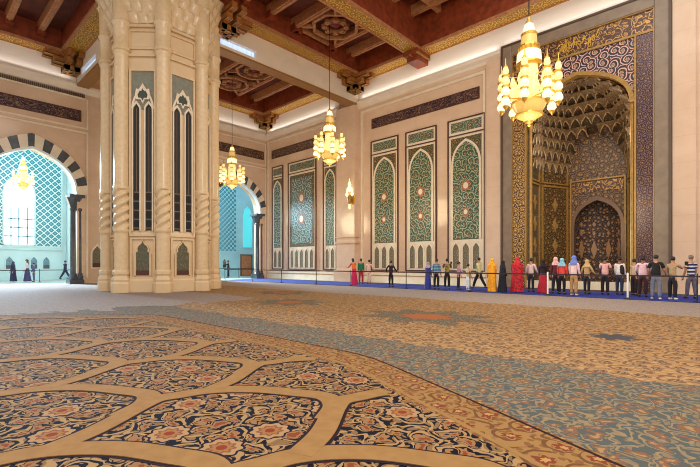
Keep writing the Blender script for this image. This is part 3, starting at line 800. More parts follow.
for k in range(16):                                              # flowing gilt strokes of the inscription
    x_ = -7.15 + k * .115; z_ = 12.3 + .3 * rng.random(); p_ = [(x_, QY - .17, z_)]
    for q in range(4): p_.append((p_[-1][0] + rng.uniform(-.16, .2), QY - .17, min(12.86, max(12.1, z_ + rng.uniform(-.28, .28)))))
    b.tube([(v.x, QY - .17, v.y) for v in catmull([(a_[0], a_[2]) for a_ in p_], 5)], .022, 5)
b.build('calligraphy', M['gold_bright'], mh)
AWm, ZS, ZA = 2.42, 8.9, 11.0
A = arch(C0, AWm, ZS, ZA, 14)
b = MB(); b.band(A, [(x, 11.92) for x, z in A], 'y', QY - .12, QY + .25); b.build('spandrel', M['spandrel'], mh)
b = MB(); b.band(arch(C0, AWm - .16, ZS, ZA - .14, 14), arch(C0, AWm + .03, ZS, ZA + .04, 14), 'y', QY - .18, QY + .2); b.build('arch_moulding', M['gold'], mh)
for s in (-1, 1):
    b = MB(); b.lathe([(.13, 0), (.13, .5), (.1, .55), (.09, 8.6), (.13, 8.7), (.13, 8.9)], C0 + s * (AWm - .08), QY + .05, 10); b.build('colonnette', M['gold'], mh, smooth=True)
# niche walls: half octagon
plan = [(-AWm, 0), (-AWm, 1.7), (-1.5, 3.9), (1.5, 3.9), (AWm, 1.7), (AWm, 0)]
for k in range(5):
    (xa, ya), (xb, yb) = plan[k], plan[k + 1]
    if k == 2: continue
    Pa, Pb = Vector((C0 + xa, QY + ya, 0)), Vector((C0 + xb, QY + yb, 0)); d = (Pb - Pa); n_ = Vector((d.y, -d.x, 0)).normalized() * -1
    if n_.dot(Vector((C0, QY + 1.5, 0)) - Pa) > 0: n_ = -n_
    b = MB(); q = [Pa, Pb, Pb + n_ * .3, Pa + n_ * .3]
    b.add([tuple(p) for p in q] + [(p.x, p.y, 7.4) for p in q], [(0, 1, 2, 3), (4, 5, 6, 7), (0, 1, 5, 4), (1, 2, 6, 5), (2, 3, 7, 6), (3, 0, 4, 7)])
    b.build('niche_wall', M['muq_b'] if k in (0, 4) else M['mihrab_side'], mh)
    # framed tall panels on each face
    u = d.normalized(); L_ = d.length; inn = -n_
    Mx = Matrix(((u.x, inn.x, 0, Pa.x), (u.y, inn.y, 0, Pa.y), (0, 0, 1, 0), (0, 0, 0, 1)))
    b = MB(Mx)
    b.rect_frame('y', .12, L_ - .12, .15, 5.9, .09, 0, .07); b.rect_frame('y', .12, L_ - .12, 6.0, 7.2, .08, 0, .07)
    b.build('gilt_frame', M['gold'], mh)
    for z_ in (1.3, 2.4, 3.6, 4.8):
        b = MB(Mx); b.prism([(L_ / 2 + .26 * cos(2 * PI * j / 8) * (1 if j % 2 == 0 else .5), z_ + .42 * sin(2 * PI * j / 8) * (1 if j % 2 == 0 else .5)) for j in range(8)], 'y', 0, .05)
        b.build('lozenge_inlay', flat('old gold inlay', (176, 136, 76), .4, .2), mh)
BY = QY + 3.9
IA = arch(C0, 1.18, 3.5, 5.0, 10)
b = MB(); b.box(C0 - 1.55, C0 - 1.18, BY, BY + .3, 0, 9.7); b.box(C0 + 1.18, C0 + 1.55, BY, BY + .3, 0, 9.7); b.band(IA, [(x, 9.7) for x, z in IA], 'y', BY, BY + .3)
b.build('back_wall', panel_mat('bronze tympanum', (56, 42, 38), (150, 114, 72), (98, 74, 54), (140, 98, 58), (176, 142, 92), 3.4, 'xz', .5, 0, vw=.14, lw=.26), mh)
b = MB(); b.band(IA, arch(C0, 1.36, 3.5, 5.25, 10), 'y', BY - .1, BY + .05)
for s in (-1, 1): b.prism([(C0 + s * 1.18, 0), (C0 + s * 1.36, 0), (C0 + s * 1.36, 3.5), (C0 + s * 1.18, 3.5)], 'y', BY - .1, BY + .05)
b.build('inner_arch', flat('bronze moulding', (120, 92, 72), .35, .3), mh)
b = MB(); b.box(C0 - 1.3, C0 + 1.3, BY - .05, BY, 5.5, 6.1); b.build('inner_inscription', M['mihrab_text'], mh)
b = MB(); b.rect_frame('y', C0 - 1.42, C0 + 1.42, -.1, 6.25, .08, BY - .09, BY); b.build('gilt_frame', M['gold'], mh)
b = MB(); b.grid(lambda u, v: (C0 + 1.2 * cos(PI * u), BY + .1 + 1.0 * sin(PI * u), 5.3 * v), 10, 1); b.prism([(C0 + 1.25, BY + .3), (C0 + 1.25, BY + 1.2), (C0 - 1.25, BY + 1.2), (C0 - 1.25, BY + .3)], 'z', 5.25, 5.35); b.box(C0 - 1.25, C0 + 1.25, BY + .1, BY + .32, 5.1, 5.35); b.build('inner_niche', M['blue_niche'], mh)
b = MB()
for k in range(4):
    a_ = PI * (.17 + .22 * k); px_, py_ = C0 + 1.12 * cos(a_), BY + .1 + .92 * sin(a_)
    b = MB(); b.M = Matrix.Translation((px_, py_, 0)) @ Matrix.Rotation(a_ - PI / 2, 4, 'Z')
    b.prism([(.17, 2.2), (0, 2.75), (-.17, 2.2), (0, 1.65)], 'y', -.03, .02)
    b.build('lozenge_inlay', flat('tan inlay', (170, 128, 92), .4), mh)
    for z_ in (3.15, 3.7): b = MB(b.M); b.prism([(.09, z_), (0, z_ + .16), (-.09, z_), (0, z_ - .16)], 'y', -.03, .02); b.build('diamond_inlay', flat('tan inlay', (170, 128, 92), .4), mh)
# honeycomb vault
def seg_pt(u, zz):
    """point on the plan outline at 0..1 round the niche, at height zz"""
    t_ = min(1, max(0, (zz - 6.6) / (ZA - 6.6)))
    if zz <= ZS: w = 1.0
    else:
        h_ = (zz - ZS) / (ZA - ZS); w = max(.02, max(0, 1 - h_ ** 1.6) ** .72)
    dep = max(.03, 1 - t_ ** 2.3)
    L_ = [0, 1.7, 1.7 + 2.385, 1.7 + 2.385 + 3.0]; tot = 2 * 1.7 + 2 * 2.385 + 3.0
    d_ = u * tot; acc = 0
    for k in range(5):
        (xa, ya), (xb, yb) = plan[k], plan[k + 1]; l_ = math.hypot(xb - xa, yb - ya)
        if d_ <= acc + l_ + 1e-6:
            f = (d_ - acc) / l_
            return Vector((C0 + (xa + (xb - xa) * f) * w * .985, QY + .12 + (ya + (yb - ya) * f) * dep, zz))
        acc += l_
    return Vector((C0 + AWm * w, QY + .12, zz))
zt = [6.6, 7.25, 7.9, 8.5, 9.05, 9.55, 10.0, 10.4, 10.75, 10.98]
for ti in range(len(zt) - 1):
    za_, zb_ = zt[ti], zt[ti + 1]
    nc = [20, 20, 20, 18, 18, 16, 14, 12, 10][ti]
    b = MB(); off = .5 if ti % 2 else 0; rims = []
    for k in range(nc + (1 if off else 0)):
        u0, u1 = max(0, (k - off) / nc), min(1, (k + 1 - off) / nc)
        um = (u0 + u1) / 2
        if u1 - u0 < 1e-4: continue
        lim = [.135, .11, .085, .055][ti] if ti < 4 else 0
        if abs(um - .5) < lim: continue
        def cell(a_, v):
            uu = u0 + (u1 - u0) * a_
            lo, hi = seg_pt(uu, za_), seg_pt(uu, zb_)
            e = abs(2 * a_ - 1)
            qc = 1 - math.sqrt(max(0, 1 - v * v)); qr = v ** .5 if v > 0 else 0
            q = qc * (1 - e ** 2.2) + qr * e ** 2.2
            ctr = Vector((C0, QY + .5, 0))
            p = lo.lerp(hi, q); p.z = za_ + (zb_ - za_) * v
            inward = (ctr - Vector((p.x, p.y, 0))); inward.normalize()
            return tuple(p + inward * (.40 * q + .05 * (1 - e)*0 - .06 * (1 - e ** 2) * (1 - v)))
        NU, NV = 10, 8
        b.grid(cell, NU, NV)
        for q_ in range(NU * NV):
            uu_, vv_ = (q_ % NU + .5) / NU, (q_ // NU + .5) / NV; e_ = abs(2 * uu_ - 1)
            b.mi[len(b.mi) - NU * NV + q_] = 0 if vv_ < .66 + .2 * (1 - e_) - .62 * e_ ** 3 else 1  # dark hollow below, light lip above: recess shade painted by material
        rims.append([Vector(cell(i_ / 10, .72 + .2 * (1 - abs(2 * i_ / 10 - 1)) - .62 * abs(2 * i_ / 10 - 1) ** 3)) for i_ in range(11)])
    o = b.build('vault_tier', [M['muq_a'] if ti % 2 else M['muq_b'], M['muq_lip']], mh, smooth=True)
    b = MB()
    for r_ in rims: b.tube(r_, .03, 4)
    b.build('scallop_rim', M['rim'], o)
b = MB(); b.grid(lambda u, v: tuple(seg_pt(u, 6.6 + (11.05 - 6.6) * v) + Vector((0, .12, 0.02)) + (Vector((seg_pt(u, 6.6 + 4.45 * v).x - C0, seg_pt(u, 6.6 + 4.45 * v).y - QY, 0)) * .05)) if not (abs(u - .5) < .13 and v < .55) else tuple(Vector((C0 + (u - .5) * 11, BY + .05, 6.6 + 4.45 * v))), 30, 14)
b.build('vault_shell', M['muq_a'], mh)
b = MB(); b.box(C0 - 2.6, C0 + 2.6, QY, QY + 5.2, -.03, .02); b.build('niche_floor', flat('niche floor marble', (150, 120, 96), .4), mh)

# ------------------------------------------------------------------ great pillar
PC, PR = Vector((-22.1, 9.3, 0)), 2.50
pl = empty('pillar', PC, 'great eight sided honey marble pillar with slender colonnettes and lancet panels', 'pillar')
MP = Matrix.Translation(PC)
AP = PR * cos(PI / 8)
b = MB(MP); b.lathe([(AP / cos(PI / 8) - .12, 0), (AP / cos(PI / 8) - .12, 14.9)], seg=8, ph=PI / 8); b.build('core', M['pillar'], pl)
b = MB(MP); b.lathe([(PR + .02, 0), (PR + .02, .55), (PR - .02, .62), (PR - .04, .66)], seg=8, ph=PI / 8); b.build('plinth', M['pillar'], pl)
def colonnette(k):
    a = PI / 8 + k * PI / 4; cx, cy = PR * cos(a), PR * sin(a); m_ = Matrix.Translation(PC + Vector((cx, cy, 0)))
    b = MB(m_); b.lathe([(.44, 0), (.44, .42), (.40, .5), (.42, .6), (.37, .7), (.34, .78), (.38, .86), (.38, .98), (.33, 1.06)], seg=8, ph=PI / 8); b.build('colonnette_base', M['pillar'], pl)
    b = MB(m_)
    def sh(u, v):
        z = 1.06 + (11.2 - 1.06) * v; th = 2 * PI * u; r = .31
        if 2.95 < z < 4.75: r += .055 * cos(3 * th - (z - 2.95) * 15.5)
        for zz in (2.85, 4.85, 11.1):
            if abs(z - zz) < .08: r += .04
        return (r * cos(th), r * sin(th), z)
    b.grid(sh, 24, 190, True); b.build('colonnette_shaft', M['pillar_hi'], pl, smooth=True)
    b = MB(m_); b.lathe([(.36, 11.15), (.41, 11.2), (.41, 11.32), (.35, 11.4), (.35, 12.3), (.42, 12.4), (.42, 12.5), (.37, 12.55), (.40, 14.9)], seg=12); b.build('colonnette_head', M['pillar_hi'], pl, smooth=True)
for k in range(8): colonnette(k)
def pillar_face(k):
    a = k * PI / 4                                        # outward normal
    m_ = Matrix.Translation(PC) @ Matrix.Rotation(a + PI / 2, 4, 'Z') @ Matrix.Translation((0, -(AP - .11), 0))   # local -Y outwards
    def mk(): return MB(m_)
    fw = .58
    b = mk(); b.rect_frame('y', -fw - .04, fw + .04, 2.62, 10.42, .09, -.10, .02); b.rect_frame('y', -fw, fw, .62, 2.55, .08, -.09, .02)
    b.rect_frame('y', -.64, .64, 11.35, 12.25, .08, -.08, .02); b.box(-.75, .75, -.12, .02, 11.0, 11.12); b.box(-.75, .75, -.14, .02, 12.36, 12.5)
    b.build('panel_moulding', M['pillar_hi'], pl)
    b = mk(); b.box(-.54, .54, -.02, .02, 8.55, 10.31); b.build('slate_panel', M['slate'], pl)
    for s in (-1, 1):
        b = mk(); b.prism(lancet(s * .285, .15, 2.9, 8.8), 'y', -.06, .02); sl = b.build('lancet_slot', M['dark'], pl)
        b = mk(); I, O = lancet(s * .285, .15, 2.9, 8.8), lancet(s * .285, .21, 2.84, 8.94); b.band(I, O, 'y', -.11, 0); b.build('lancet_moulding', M['cream'], sl)
        for z_ in (3.2, 3.62, 4.04, 4.46):
            b = mk(); b.prism([(s * .285 + .13 * cos(2 * PI * j / 12), z_ + .16 * sin(2 * PI * j / 12)) for j in range(12)], 'y', -.075, -.06)
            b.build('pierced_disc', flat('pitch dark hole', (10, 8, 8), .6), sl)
        b = mk()
        for z_ in (3.0, 3.41, 3.83, 4.25, 4.67): b.box(s * .285 - .14, s * .285 + .14, -.085, -.06, z_ - .025, z_ + .025)
        b.box(s * .285 - .012, s * .285 + .012, -.07, -.06, 4.7, 8.6)
        b.build('tracery_bar', flat('brown stone bar', (116, 92, 66), .5), sl)
    q = [(.0, .30), (.07, .17), (.20, .20), (.24, .0), (.20, -.16), (.07, -.15), (0, -.30)]
    Q = [(x, 9.22 + z) for x, z in q] + [(-x, 9.22 + z) for x, z in q[::-1][1:-1]]
    Q2 = [(x * 1.45, 9.22 + (z - 9.22) * 1.4) for x, z in Q]
    b = mk(); b.prism(Q, 'y', -.05, .0); b.build('quatrefoil', flat('dark green inlay', (62, 70, 60), .4), pl)
    b = mk(); b.band(Q + [Q[0]], Q2 + [Q2[0]], 'y', -.10, 0)
    oo = bez([(-.52, 8.6), (-.5, 9.1), (-.2, 9.4), (0, 9.75)], 8); oo2 = [(x * .86, z - .1) for x, z in oo]
    b.band(oo, oo2, 'y', -.09, 0); b.band([(-x, z) for x, z in oo], [(-x, z) for x, z in oo2], 'y', -.09, 0)
    b.build('ogee_tracery', M['cream'], pl)
    b = mk(); b.prism(trefoil(0, .31, .80, 2.42), 'y', -.04, .02); ni = b.build('niche', M['niche_in'], pl)
    b = mk(); I, O = trefoil(0, .31, .80, 2.42), trefoil(0, .38, .74, 2.5); b.band(I, O, 'y', -.09, 0); b.build('niche_moulding', M['pillar_hi'], ni)
    b = mk(); b.box(-.31, .31, -.06, -.04, .80, 1.02); b.build('niche_base', M['line'], ni)
M['niche_in'] = panel_mat('dim niche mosaic', (76, 80, 62), (128, 120, 92), (56, 62, 50), (112, 92, 66), (150, 134, 104), 5.5, 'pz', .4, vw=.1, lw=.2)
for k in range(8): pillar_face(k)
def capt(u, v):
    tr = v * 5; ti = int(min(4, tr)); f = tr - ti
    nn = 32; a = 2 * PI * u
    r8 = cos(PI / 8) / cos(((a) % (PI / 4)) - PI / 8)       # octagon radius factor, corners at odd pi/8
    a8 = ((a + PI / 8) % (PI / 4)) - PI / 8
    r8 = cos(PI / 8) / cos(a8)
    base = PR * 1.0 * r8 + .15 * ti
    sc_ = abs(cos(nn / 2 * (a + (PI / nn if ti % 2 else 0))))
    return ((base + .14 * (f ** 1.6) + .10 * sc_ * f - .05 * (1 - sc_)) * cos(a), (base + .14 * (f ** 1.6) + .10 * sc_ * f - .05 * (1 - sc_)) * sin(a), 12.55 + 2.35 * v)
b = MB(MP); b.grid(capt, 256, 30, True); b.build('capital', M['pillar_hi'], pl, smooth=True)

# ------------------------------------------------------------------ dropped arcade beams (wall above the pillar line)
mb = MB()
BX0, BX1 = -21.75, -21.15
mb.box(BX0, BX1, 8.05, 12.0, 13.3, 16.2); mb.box(BX0, BX1, 14.4, QY, 13.3, 16.2)
mb.box(BX0, BX1, 12.0, 14.4, 13.3, 13.46); mb.box(BX0, BX1, 12.0, 14.4, 13.96, 16.2); mb.box(BX0, BX1 - .3, 12.0, 14.4, 13.46, 13.96)
mb.box(LX, BX0, 8.05, 8.65, 13.3, 13.62); mb.box(LX, BX0, 8.05, 8.65, 14.12, 16.2); mb.box(LX, -31.6, 8.05, 8.65, 13.62, 14.12); mb.box(-28.6, BX0, 8.05, 8.65, 13.62, 14.12); mb.box(-31.6, -28.6, 8.35, 8.65, 13.62, 14.12)
beam = struct('wall_beam', mb, M['wall_pale'])
mb = MB()
mb.box(BX0 - .06, BX1 + .06, 8.0, QY - .3, 13.2, 13.32); mb.box(LX, BX0 - .06, 7.98, 8.7, 13.2, 13.32)
for z_ in (): None
mb.build('moulding', flat('tan gilt moulding', (150, 104, 52), .4), beam)
mb = MB(); mb.box(BX1 - .3, BX1 - .22, 12.02, 14.38, 13.48, 13.94); w1 = struct('window_1', mb, M['clerestory'])
mb = MB(); mb.rect_frame('x', 12.0, 14.4, 13.46, 13.96, .05, BX1 - .2, BX1 + .02); mb.build('window_frame', M['cove'], w1)
mb = MB(); mb.box(-31.58, -28.62, 8.25, 8.32, 13.64, 14.1); w2 = struct('window_2', mb, M['clerestory'])
mb = MB(); mb.rect_frame('y', -31.6, -28.6, 13.62, 14.12, .05, 8.03, 8.2); mb.build('window_frame', M['cove'], w2)

# ------------------------------------------------------------------ ceiling
mb = MB()
mb.box(LX, BX0, 8.65, QY, 16.2, 16.4); mb.box(BX1, -15.95, -2, QY, 16.2, 16.4); mb.box(LX, BX1, -2, 8.05, 16.2, 16.4)
mb.box(-15.95, -9.0, 2, QY, 17.2, 17.4)
ceil = struct('ceiling', mb, M['wood_panel'])
def beamx(name, x0, x1, y0, y1, z0, z1, m): 
    b = MB(); b.box(x0, x1, y0, y1, z0, z1); return b.build(name, m, ceil)
def gilt_beam(x0, x1, y0, y1, top=16.2):
    o = beamx('beam', x0, x1, y0, y1, CEIL + .04, top, M['wood'])
    i = .09
    if x1 - x0 > y1 - y0: beamx('gilt_soffit', x0, x1, y0 + i, y1 - i, CEIL, CEIL + .04, M['gold_beam']); 
    else: beamx('gilt_soffit', x0 + i, x1 - i, y0, y1, CEIL, CEIL + .04, M['gold_beam'])
    b = MB()
    if x1 - x0 > y1 - y0: b.box(x0, x1, y0 - .03, y0 + .09, CEIL - .05, CEIL + .12); b.box(x0, x1, y1 - .09, y1 + .0, CEIL - .05, CEIL + .12)
    else: b.box(x0 - .03, x0 + .09, y0, y1, CEIL - .05, CEIL + .12); b.box(x1 - .09, x1 + .03, y0, y1, CEIL - .05, CEIL + .12)
    b.build('gilt_edge', M['wood_light'], ceil)
gilt_beam(BX1, BX1 + 1.05, 8.05, QY - 1.05)                     # along the pillar line, hall side
gilt_beam(BX1, -15.95, QY - 1.1, QY - .05)                      # along the front wall
gilt_beam(-14.95, 8, QY - 1.1, QY - .05, 17.2)
gilt_beam(-15.95, -14.95, 2, QY - .05, 17.2)
gilt_beam(BX0 - .7, BX0, 9.7, QY - 1.05)                      # side aisle behind the pillar
gilt_beam(LX + .02, BX0, QY - 1.1, QY - .05)
gilt_beam(LX + .02, LX + 1.05, 9.7, QY - 1.05)
gilt_beam(LX + .02, BX0, 8.65, 9.7)
gilt_beam(LX + .02, LX + 1.05, -2, 7.0)                         # near side aisle
gilt_beam(LX + .02, BX1, 6.95, 8.05)
gilt_beam(BX1 - 1.0, BX1, -2, 6.95)
def rib(x0, x1, y, z=15.6, ax='x', w=.16):
    b = MB()
    if ax == 'x':
        b.box(x0, x1, y - w, y + w, z, 16.2); 
        b.box(x0, x1, y - w * .35, y + w * .35, z - .05, z)
    else:
        b.box(y - w, y + w, x0, x1, z, 16.2); b.box(y - w * .35, y + w * .35, x0, x1, z - .05, z)
    r = b.build('rib', M['wood_light'], ceil)
    b = MB()
    for e, s in ((x0, 1), (x1, -1)):
        if ax == 'x': b.box(min(e, e + s * .45), max(e, e + s * .45), y - w * 1.2, y + w * 1.2, z - .22, z + .2)
        else: b.box(y - w * 1.2, y + w * 1.2, min(e, e + s * .45), max(e, e + s * .45), z - .22, z + .2)
    b.build('rib_corbel', M['wood'], r)
def star(cx, cy, h=1.45):
    b = MB()
    def bar(p, q, w=.09, z0=15.55, z1=15.75):
        p, q = Vector(p), Vector(q); d = (q - p).normalized(); n = Vector((-d.y, d.x)) * w
        b.prism([tuple(p + n), tuple(q + n), tuple(q - n), tuple(p - n)], 'z', z0, z1)
    c8 = [(cx + h * .95 * cos(PI / 8 + k * PI / 4), cy + h * .95 * sin(PI / 8 + k * PI / 4)) for k in range(8)]
    for k in range(8): bar(c8[k], c8[(k + 1) % 8])
    for s in (.55,):
        d = [(cx + h * s * cos(k * PI / 2), cy + h * s * sin(k * PI / 2)) for k in range(4)]; e = [(cx + h * s * cos(k * PI / 2 + PI / 4), cy + h * s * sin(k * PI / 2 + PI / 4)) for k in range(4)]
        for k in range(4): bar(d[k], d[(k + 1) % 4], .06); bar(e[k], e[(k + 1) % 4], .06)
    for k in range(4):
        a = k * PI / 2 + PI / 4; bar((cx + h * .95 * cos(a), cy + h * .95 * sin(a)), (cx + h * 1.4 * cos(a), cy + h * 1.4 * sin(a)), .07)
    o = b.build('star_coffer', M['wood_light'], ceil)
    b = MB(); b.lathe([(.42, 16.15), (.36, 15.8), (.2, 15.68), (.02, 15.62)], cx, cy, 8); b.build('rosette', flat('crimson rosette', (120, 34, 40), .5), o)
for x0, x1 in ((BX1 + 1.05, -15.95), (LX + 1.05, BX0 - .7)):
    for y in (12.8, 14.5, 16.3, 19.5, 21.2): rib(x0, x1, y)
    if x0 > -25:
        star((x0 + x1) / 2, 17.9); star((x0 + x1) / 2, 11.2)
        rib(16.3, 19.5, x0 + .28, 15.6, 'y', .1); rib(16.3, 19.5, x1 - .28, 15.6, 'y', .1)
        for y in (9.6, 7.9, 6.2): rib(x0, x1, y)
    else:
        for cx in (-29.7, -26.6, -23.6): star(cx, 17.9, 1.35)
for y in (1.0, 2.6, 4.3, 5.85): rib(LX + 1.05, BX1 - 1.0, y)
for k in range(4):
    y = 21.5 - k * 1.9
    b = MB(); b.box(-14.95, -9.0, y - .15, y + .15, 16.6, 17.2); b.build('rib', M['wood_light'], ceil)
for k in range(3):
    x = -13.6 + k * 1.9
    b = MB(); b.box(x - .14, x + .14, 12, QY - 1.1, 16.65, 17.2); b.build('rib', M['wood_light'], ceil)
def corbel(x, y, sx, sy, z=CEIL, s=1.2):
    """stepped interlocking bracket in a ceiling corner"""
    b, g = MB(), MB()
    for k, (l_, zz) in enumerate(((1.6, 0), (1.2, -.3), (.75, -.6))):
        l_, zz, h_ = l_ * s, zz * s, .26 * s
        for off in (.16, .62):
            if off * s > l_ - .1: continue
            def bx(m, a0, a1, c0, c1, z0, z1): m.box(min(x + sx * a0, x + sx * a1), max(x + sx * a0, x + sx * a1), min(y + sy * c0, y + sy * c1), max(y + sy * c0, y + sy * c1), z0, z1)
            bx(b, 0, l_, off * s - .13 * s, off * s + .13 * s, z + zz - h_, z + zz); bx(b, off * s - .13 * s, off * s + .13 * s, 0, l_, z + zz - h_, z + zz)
            for m0, m1 in ((-.13, -.09), (.09, .13)):
                bx(g, 0, l_ + .02, (off + m0) * s, (off + m1) * s, z + zz - h_ - .03, z + zz - h_ + .05); bx(g, (off + m0) * s, (off + m1) * s, 0, l_ + .02, z + zz - h_ - .03, z + zz - h_ + .05)
    o = b.build('corbel', M['corbel'], ceil); g.build('gilt_edge', M['gold'], o)
corbel(BX1, QY - .45, 1, -1); corbel(BX0, QY - .05, -1, -1); corbel(LX + .05, QY - .05, 1, -1)
corbel(BX1, 11.6, 1, 1); corbel(LX + .05, 8.05, 1, -1); corbel(BX0, 8.65, -1, 1)
b = MB()
b.box(-16.0, -14.9, QY - 1.5, QY - .05, CEIL - .35, CEIL - .05); b.box(-15.85, -15.05, QY - 1.25, QY - .05, CEIL - .65, CEIL - .35)
o = b.build('corbel', M['wood'], ceil)
b = MB()
for x_ in (-16.0, -15.5, -14.98): b.box(x_ - .02, x_ + .1, QY - 1.52, QY - .05, CEIL - .38, CEIL - .30)
b.build('gilt_edge', M['gold'], o)

# ------------------------------------------------------------------ side hall seen through the arches
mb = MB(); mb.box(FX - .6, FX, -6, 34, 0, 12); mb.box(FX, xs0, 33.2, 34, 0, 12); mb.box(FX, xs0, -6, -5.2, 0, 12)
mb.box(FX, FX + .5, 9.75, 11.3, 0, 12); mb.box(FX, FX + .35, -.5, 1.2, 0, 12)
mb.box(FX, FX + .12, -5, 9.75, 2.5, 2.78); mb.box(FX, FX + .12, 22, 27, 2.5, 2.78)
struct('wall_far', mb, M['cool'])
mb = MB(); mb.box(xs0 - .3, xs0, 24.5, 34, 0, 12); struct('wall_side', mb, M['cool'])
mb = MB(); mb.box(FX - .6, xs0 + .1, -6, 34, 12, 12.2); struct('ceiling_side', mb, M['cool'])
def lattice_panel(y0, y1, hole, label):
    rt = empty('lattice_screen', (FX, (y0 + y1) / 2, 2.8), label, 'screen', 'turquoise lattice screens')
    b = MB()
    if hole:
        h0, h1 = hole
        b.box(FX + .01, FX + .1, y0, h0, 2.8, 11.6); b.box(FX + .01, FX + .1, h1, y1, 2.8, 11.6)
        A = arch((h0 + h1) / 2, (h1 - h0) / 2, 6.9, 8.6, 8); b.band(A, [(y, 11.6) for y, z in A], 'x', FX + .01, FX + .1)
    else: b.box(FX + .01, FX + .1, y0, y1, 2.8, 11.6)
    b.build('trellis_tile', M['lattice'], rt)
    b = MB(); b.rect_frame('x', y0 - .1, y1 + .1, 2.7, 11.7, .14, FX, FX + .16); b.build('screen_frame', M['cool'], rt)
    return rt
lattice_panel(2.2, 9.4, (5.45, 7.6), 'turquoise and white lattice screen round the bright arched window')
lattice_panel(23.6, 26.5, None, 'turquoise and white lattice screen beyond the far arch near the corner')
A = arch(6.525, 1.075, 6.9, 8.6, 8)
mb = MB(); mb.prism([(5.45, 2.9)] + A + [(7.6, 2.9)], 'x', FX + .005, FX + .03); w3 = struct('window_3', mb, M['daylight'])
mb = MB(); mb.band(arch(6.525, 1.0, 6.9, 8.48, 8), A, 'x', FX + .03, FX + .2)
for y in (5.45, 7.5): mb.box(FX + .03, FX + .2, y, y + .1, 2.85, 6.9)
mb.box(FX + .03, FX + .2, 5.45, 7.6, 2.8, 2.92)
mb.build('window_frame', M['cool'], w3)
mb = MB()
for y in (6.0, 6.5, 7.05): mb.box(FX + .03, FX + .08, y - .035, y + .035, 2.9, 6.0)
for z_ in (3.6, 4.3, 5.0): mb.box(FX + .03, FX + .08, 5.5, 7.55, z_ - .035, z_ + .035)
mb.build('glazing_bar', flat('blue grey bar', (78, 120, 140), .5), w3)
mb = MB(); mb.prism(trefoil(27.95, .62, 3.35, 8.35), 'x', FX + .02, FX + .06); w4 = struct('window_4', mb, M['turq_glass'])
mb = MB(); I, O = trefoil(27.95, .62, 3.35, 8.35), trefoil(27.95, .8, 3.2, 8.6); mb.band(I + [I[0]], O + [O[0]], 'x', FX + .01, FX + .14); mb.build('window_frame', M['cool'], w4)
mb = MB(); mb.box(FX + .01, FX + .08, 27.2, 28.5, 0, 2.35); d1 = struct('door_1', mb, M['door'])
mb = MB(); mb.rect_frame('x', 27.05, 28.65, -.1, 2.5, .15, FX, FX + .14); mb.build('door_frame', flat('brown frame', (120, 92, 74), .5), d1)
mb = MB(); mb.box(FX + .08, FX + .14, 28.3, 28.36, 1.0, 1.15); mb.build('door_handle', M['gold'], d1)
for k, y in enumerate((5.0, 5.9, 7.5, 8.35)):
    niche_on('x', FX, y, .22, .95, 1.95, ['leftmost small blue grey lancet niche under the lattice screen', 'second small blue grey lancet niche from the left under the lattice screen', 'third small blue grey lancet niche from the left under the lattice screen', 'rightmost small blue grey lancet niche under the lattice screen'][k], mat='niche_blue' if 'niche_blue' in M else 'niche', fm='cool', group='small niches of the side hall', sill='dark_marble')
niche_on('x', FX, 25.0, .22, .95, 1.95, 'small lancet niche under the lattice screen near the corner', mat='niche', fm='cool')

# ------------------------------------------------------------------ rail
def rail(p, q, posts, label, white=(), group=None):
    rt = empty('barrier_rail', ((p[0] + q[0]) / 2, (p[1] + q[1]) / 2, 0), label, 'barrier', group)
    for px_, py_, wh in posts:
        m = M['steel'] if wh else M['black']
        b = MB(); b.lathe([(.035 if wh else .022, .03), (.035 if wh else .022, .96), (.02, .99)], px_, py_, 10); o = b.build('post', m, rt, smooth=True)
        b = MB(); b.lathe([(.11, .0), (.11, .03), (.06, .05), (.03, .07)], px_, py_, 16); b.build('post_foot', M['black'], o, smooth=True)
    b = MB()
    if abs(p[0] - q[0]) > abs(p[1] - q[1]): b.box(p[0], q[0], p[1] - .012, p[1] + .012, .86, .915)
    else: b.box(p[0] - .012, p[0] + .012, p[1], q[1], .86, .915)
    b.build('belt', M['rail'], rt)
RY = 18.6
rail((-32.0, RY), (7, RY), [(x, RY, w) for x, w in ((-31.9, 0), (-27.88, 0), (-24.18, 0), (-20.5, 0), (-17.4, 0), (-13.32, 0), (-9.6, 0), (-6.06, 1), (-3.21, 1), (-1.2, 0), (2, 0), (6.8, 0))], 'long low belt barrier on slender posts along the blue runner')
rail((-37.6, -4), (-37.6, 30), [(-37.6, y, 0) for y in (-3.5, 3.6, 6.9, 12, 17, 23.5, 29)], 'low belt barrier on posts in the bluish side hall')

